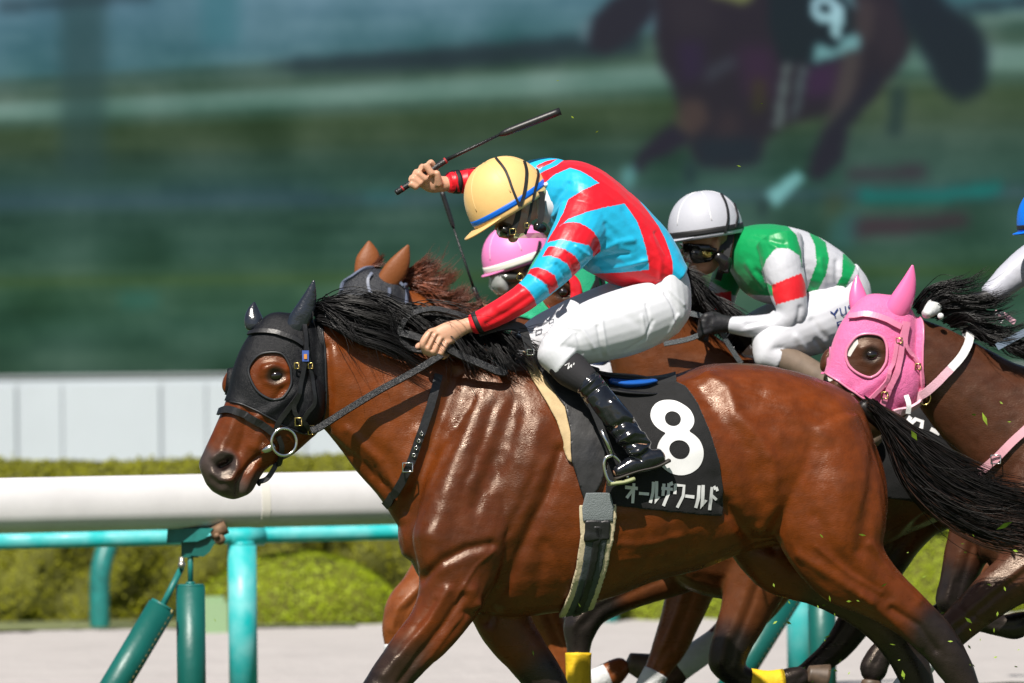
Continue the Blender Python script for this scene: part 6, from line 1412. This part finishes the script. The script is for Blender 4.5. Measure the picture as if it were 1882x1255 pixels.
fs('chin_strap', [(*z9(440, 290), -42), (*z9(415, 400), -44), (*z9(390, 470), -40), (*z9(375, 520), -22)], 12, M_strap, RB, FB)
b = MB(); tube(b, FB, [('c', *z9(370, 400), -40, 9, 6), ('c', *z9(410, 430), -42, 13, 6), ('c', *z9(405, 480), -38, 10, 6)], 3, 14); b.build('strap_guard', M_gog, RB)
G = np.array([[tuple(FB.pt(*z9(200 + 12 * t + 75 * t * t + (0 if abs(zz) < 30 else 30), 385 + 115 * t), zz)) for t in np.linspace(0, 1, 5)] for zz in np.linspace(-42, 42, 9)])
ii = np.arange(45).reshape(9, 5); link('visor', mesh_from('visor', G.reshape(-1, 3), np.stack([ii[:-1, :-1], ii[1:, :-1], ii[1:, 1:], ii[:-1, 1:]], -1).reshape(-1, 4)), RB, M_visor)
BBR = SBb.bvh(); M_navy = mat('navy_print', (.015, .035, .16), .6)
def strokes_px(Ls, w, tr):
    out = []
    for s in Ls:
        s = [np.array(tr(*p)) for p in s]; A_, B_ = [], []
        for i, p in enumerate(s):
            d = s[min(i + 1, len(s) - 1)] - s[max(i - 1, 0)]; d = d / np.linalg.norm(d); n_ = np.array((-d[1], d[0])) * w / 2; A_.append(tuple(p + n_)); B_.append(tuple(p - n_))
        out.append((A_ + B_[::-1], []))
    return out
TXT = [[(925, 678), (942, 690), (950, 684)], [(962, 664), (944, 690), (950, 704)], [(972, 660), (978, 688), (990, 696), (1002, 686), (998, 652)], [(1036, 650), (1020, 646), (1012, 656), (1036, 668), (1038, 684), (1016, 690)],
       [(958, 730), (968, 770)], [(956, 732), (984, 724)], [(962, 750), (982, 744)], [(988, 722), (994, 746), (1006, 750), (1016, 740), (1012, 712)]]
for l in strokes_px(TXT, 2.6, z9): decal('letter_stroke', BBR, [l], .004, M_navy, RB, 6)
reinB = thing('rein', 'dark grey braided rein held by the black gloved jockey', 'rein', tuple(FB.pt(1320, 610, -90)))
M_brein = mat('grey_braid_rein', (.06, .07, .075), .5, bump=(420, .9, .003, 0))
b = MB(); free_strap(b, FB, [(1220, 632, -80), (1262, 624, -90), (1292, 612, -100), (1310, 596, -104)], 9, 6); b.build('rein_strap', M_brein, reinB, False)
b = MB(); free_strap(b, FB, [(1325, 608, -96), (1340, 635, -92), (1362, 668, -90)], 9, 5); b.build('rein_strap', M_brein, reinB, False)
b = MB(); free_strap(b, FB, [(1262, 575, -60), (1285, 580, -70), (1300, 590, -80)], 10, 5); b.build('rein_strap', M_brein, reinB, False)

# pink helmeted rider beyond
dC = (-347 + 0, 72)
def offD(D, dx, dy):
    o = {}
    for k, v in D.items():
        if k in ('torso', 'pelvis'): o[k] = off(v, dx, dy)
        elif k in ('arms', 'thighs', 'shins'): o[k] = [off(q, dx, dy) for q in v]
        elif k in ('seat', 'head', 'neck'): o[k] = (v[0] + dx, v[1] + dy)
        elif k == 'hands': o[k] = [(q[0] + dx, q[1] + dy, *q[2:]) for q in v]
        elif k in ('folds', 'bfolds'): o[k] = [([(x + dx, y + dy) for x, y in p], w, h) for p, w, h in v]
        else: o[k] = v
    return o
DC = offD(DB, *dC); DC['head'] = (962, 502); DC['hands'] = DC['hands'][:1]
YEL = (.55, .40, .05)
DC['arms'][1] = [('c', 1020, 520, 70, 36, 36), ('c', 985, 545, 100, 28, 28), ('c', 950, 570, 112, 24, 24), ('c', 915, 580, 108, 18, 18)]; DC['hands'].append((906, 580, 104, 190, .88))
RC, SRC, _, _ = other_rider('jockey in pink helmet crouched behind the yellow helmet jockey', FC, DC, lambda px: np.tile((.03, .05, .12), (len(px), 1)), M_breech, None, (.40, .21, .13), None, dict(boot=M_boot), .006)
M_phel = mat('pink_helmet_cover', (.80, .22, .50), .42, spec=.4, bump=(60, .08, .005))
hlC, _ = helmet(FC, RC, (892, 498), (1012, 456), 66, 56, M_phel, 0, mat('white_band', (.78, .77, .68), .5), (-.12, .10), 10, seam_mat=mat('pale_pink', (.80, .45, .62), .4))
HBc = BVHTree.FromPolygons([tuple(v.co) for v in hlC.data.vertices], [tuple(p.vertices) for p in hlC.data.polygons])
strap('helmet_strap', HBc, [z7(*p) for p in [(820, 155), (795, 270), (735, 380)]], 5, M_strap, hlC, FC.u, 3, 2.5)
fs('goggle_strap', [(*z7(735, 380), -52), (*z7(690, 440), -52), (*z7(650, 500), -48)], 7, M_strap, RC, FC)
BRC = SRC.bvh()
b = MB(); tube(b, FC, [('c', *z7(370, 560), 0, 15, 42), ('c', *z7(470, 560), -4, 16, 44), ('c', *z7(600, 560), -10, 13, 42)], 4, 20); b.build('goggles', mat('goggle_smoke', (.05, .05, .045), .15, coat=.4), RC)
b = MB(); c0 = FC.pt(*z7(605, 560), -56); b.path([c0 + Vector((.013 * math.cos(t), 0, .013 * math.sin(t))) for t in np.linspace(0, 6.28, 14, endpoint=False)], .003, 6, True); b.build('goggle_boss', M_brass, RC)
b = MB(); tube(b, FC, [('c', *z7(330, 550), -4, 12, 38), ('c', *z7(350, 640), -4, 16, 42), ('c', *z7(400, 720), -4, 12, 38)], 4, 20); b.build('visor', mat('silver_visor', (.55, .56, .54), .08, alpha=.55, spec=.9), RC)
whip('thin dark whip hanging down in front of the pink helmet jockey', FC, [(886, 566), (870, 528), (834, 420), (812, 352)], [40, 40, 44, 48], [.0095, .0052, .0095])

# blue helmeted rider at the edge
DD = offD(DB, 648, -12)
DD['head'] = (1944, 418)
DD['arms'] = [[('c', 2080, 436, -74, 44, 40), ('c', 2075, 500, -104, 36, 35), ('c', 2040, 560, -112, 30, 30), ('c', 1985, 590, -104, 22, 22), ('c', 1945, 592, -98, 15, 16)], [('c', 2010, 440, 66, 42, 38), ('c', 1945, 452, 96, 36, 34), ('c', 1893, 482, 104, 33, 32), ('c', 1855, 512, 100, 28, 28), ('c', 1818, 542, 90, 20, 20)]]
DD['hands'] = [(1936, 592, -98, 186, .92), (1810, 550, 88, 150, .9)]
RDr, _, _, _ = other_rider('jockey in blue helmet and white sleeves, cut by the right edge', FD, DD, lambda px: np.tile((.42, .43, .49), (len(px), 1)), M_breech, M_glove, (.36, .18, .11), None, dict(boot=M_boot), .006)
hlD, _ = helmet(FD, RDr, (1872, 420), (2006, 400), 72, 62, mat('blue_helmet_cover', (.0, .16, .75), .4), 0, M_strap, (-.05, .08), 12)
whip('dark blue whip held by the blue helmet jockey at the right edge', FD, [(1930, 600), (1960, 575), (2020, 540), (2080, 500)], [-104, -104, -104, -104], [.0095, .0052, .0105])
sdD = thing('racing_saddle', 'dark saddle of the pink hooded horse at the right edge', 'saddle', tuple(FD.pt(2150, 690, 0)))
b = MB(); tube(b, FD, [('c', 2060, 682, 0, 10, 40), ('c', 2110, 696, 0, 10, 52), ('c', 2170, 708, 0, 9, 64), ('c', 2240, 712, 0, 8, 60)], 5, 20); b.build('seat', M_flap, sdD)
pD = SDs.px(); shell('saddle_flap', SDs, [(2060, 650), (2180, 650), (2200, 780), (2170, 900), (2140, 910), (2100, 800)], [], .013, .006, M_flap, sdD, cond=~(pD[:, 1] > 985))

# ------------------------------------------------------------------ turf thrown up by the hooves
M_bit = mat('grass_bits', (.20, .30, .02), .6, var=(40, .5)); b = MB(); r_ = np.random.default_rng(77)
spots = [(1810, 770, 26, 70, 22.2), (1790, 762, 10, 10, 22.2), (1846, 966, 34, -25, 21.6), (1680, 800, 22, 60, 21.5), (1510, 985, 10, 50, 21.5), (1585, 983, 14, 10, 21.5), (1625, 1075, 14, -30, 21.5), (1525, 1100, 12, 80, 21.6), (1660, 1240, 18, 80, 21.5), (1520, 1170, 14, -20, 21.6), (1780, 1140, 18, 40, 21.5), (1560, 1105, 10, 0, 21.6), (1855, 775, 8, 0, 22), (1025, 148, 6, 0, 22), (1052, 215, 7, 40, 22), (1097, 242, 7, -30, 22), (1358, 305, 9, 20, 22), (1400, 190, 6, 0, 22), (980, 1200, 12, 80, 22), (1065, 1112, 10, 60, 21.5), (395, 1140, 7, 60, 25), (1840, 740, 8, 40, 22), (690, 996, 5, 0, 22)]
for i in range(55):
    spots.append((r_.uniform(1420, 1882), 930 + 325 * r_.random() ** .6, r_.uniform(4, 12), r_.uniform(0, 180), r_.uniform(21.4, 23)))
for x, y, l, a, Y in spots:
    c0 = np.array(P(x, y, Y)); a = math.radians(a); l_ = l * Y / FP / 2; d = np.array((math.cos(a), r_.uniform(-.3, .3), -math.sin(a))) * l_; n_ = np.array((math.sin(a), r_.uniform(-.6, .6), math.cos(a))) * l_ * r_.uniform(.2, .45); k = np.array((0, l_ * .15, 0))
    b.add([c0 - d, c0 + n_ - k, c0 + d * 1.0, c0 - n_ + k, c0 + d * .2 + k * 2], [(0, 1, 2), (0, 2, 3), (1, 4, 2), (3, 2, 4), (0, 4, 1), (0, 3, 4)])
o = b.build('flying_turf', M_bit, None, False); tag(o, 'spray of torn grass bits flying behind the hooves', 'grass', kind='stuff')
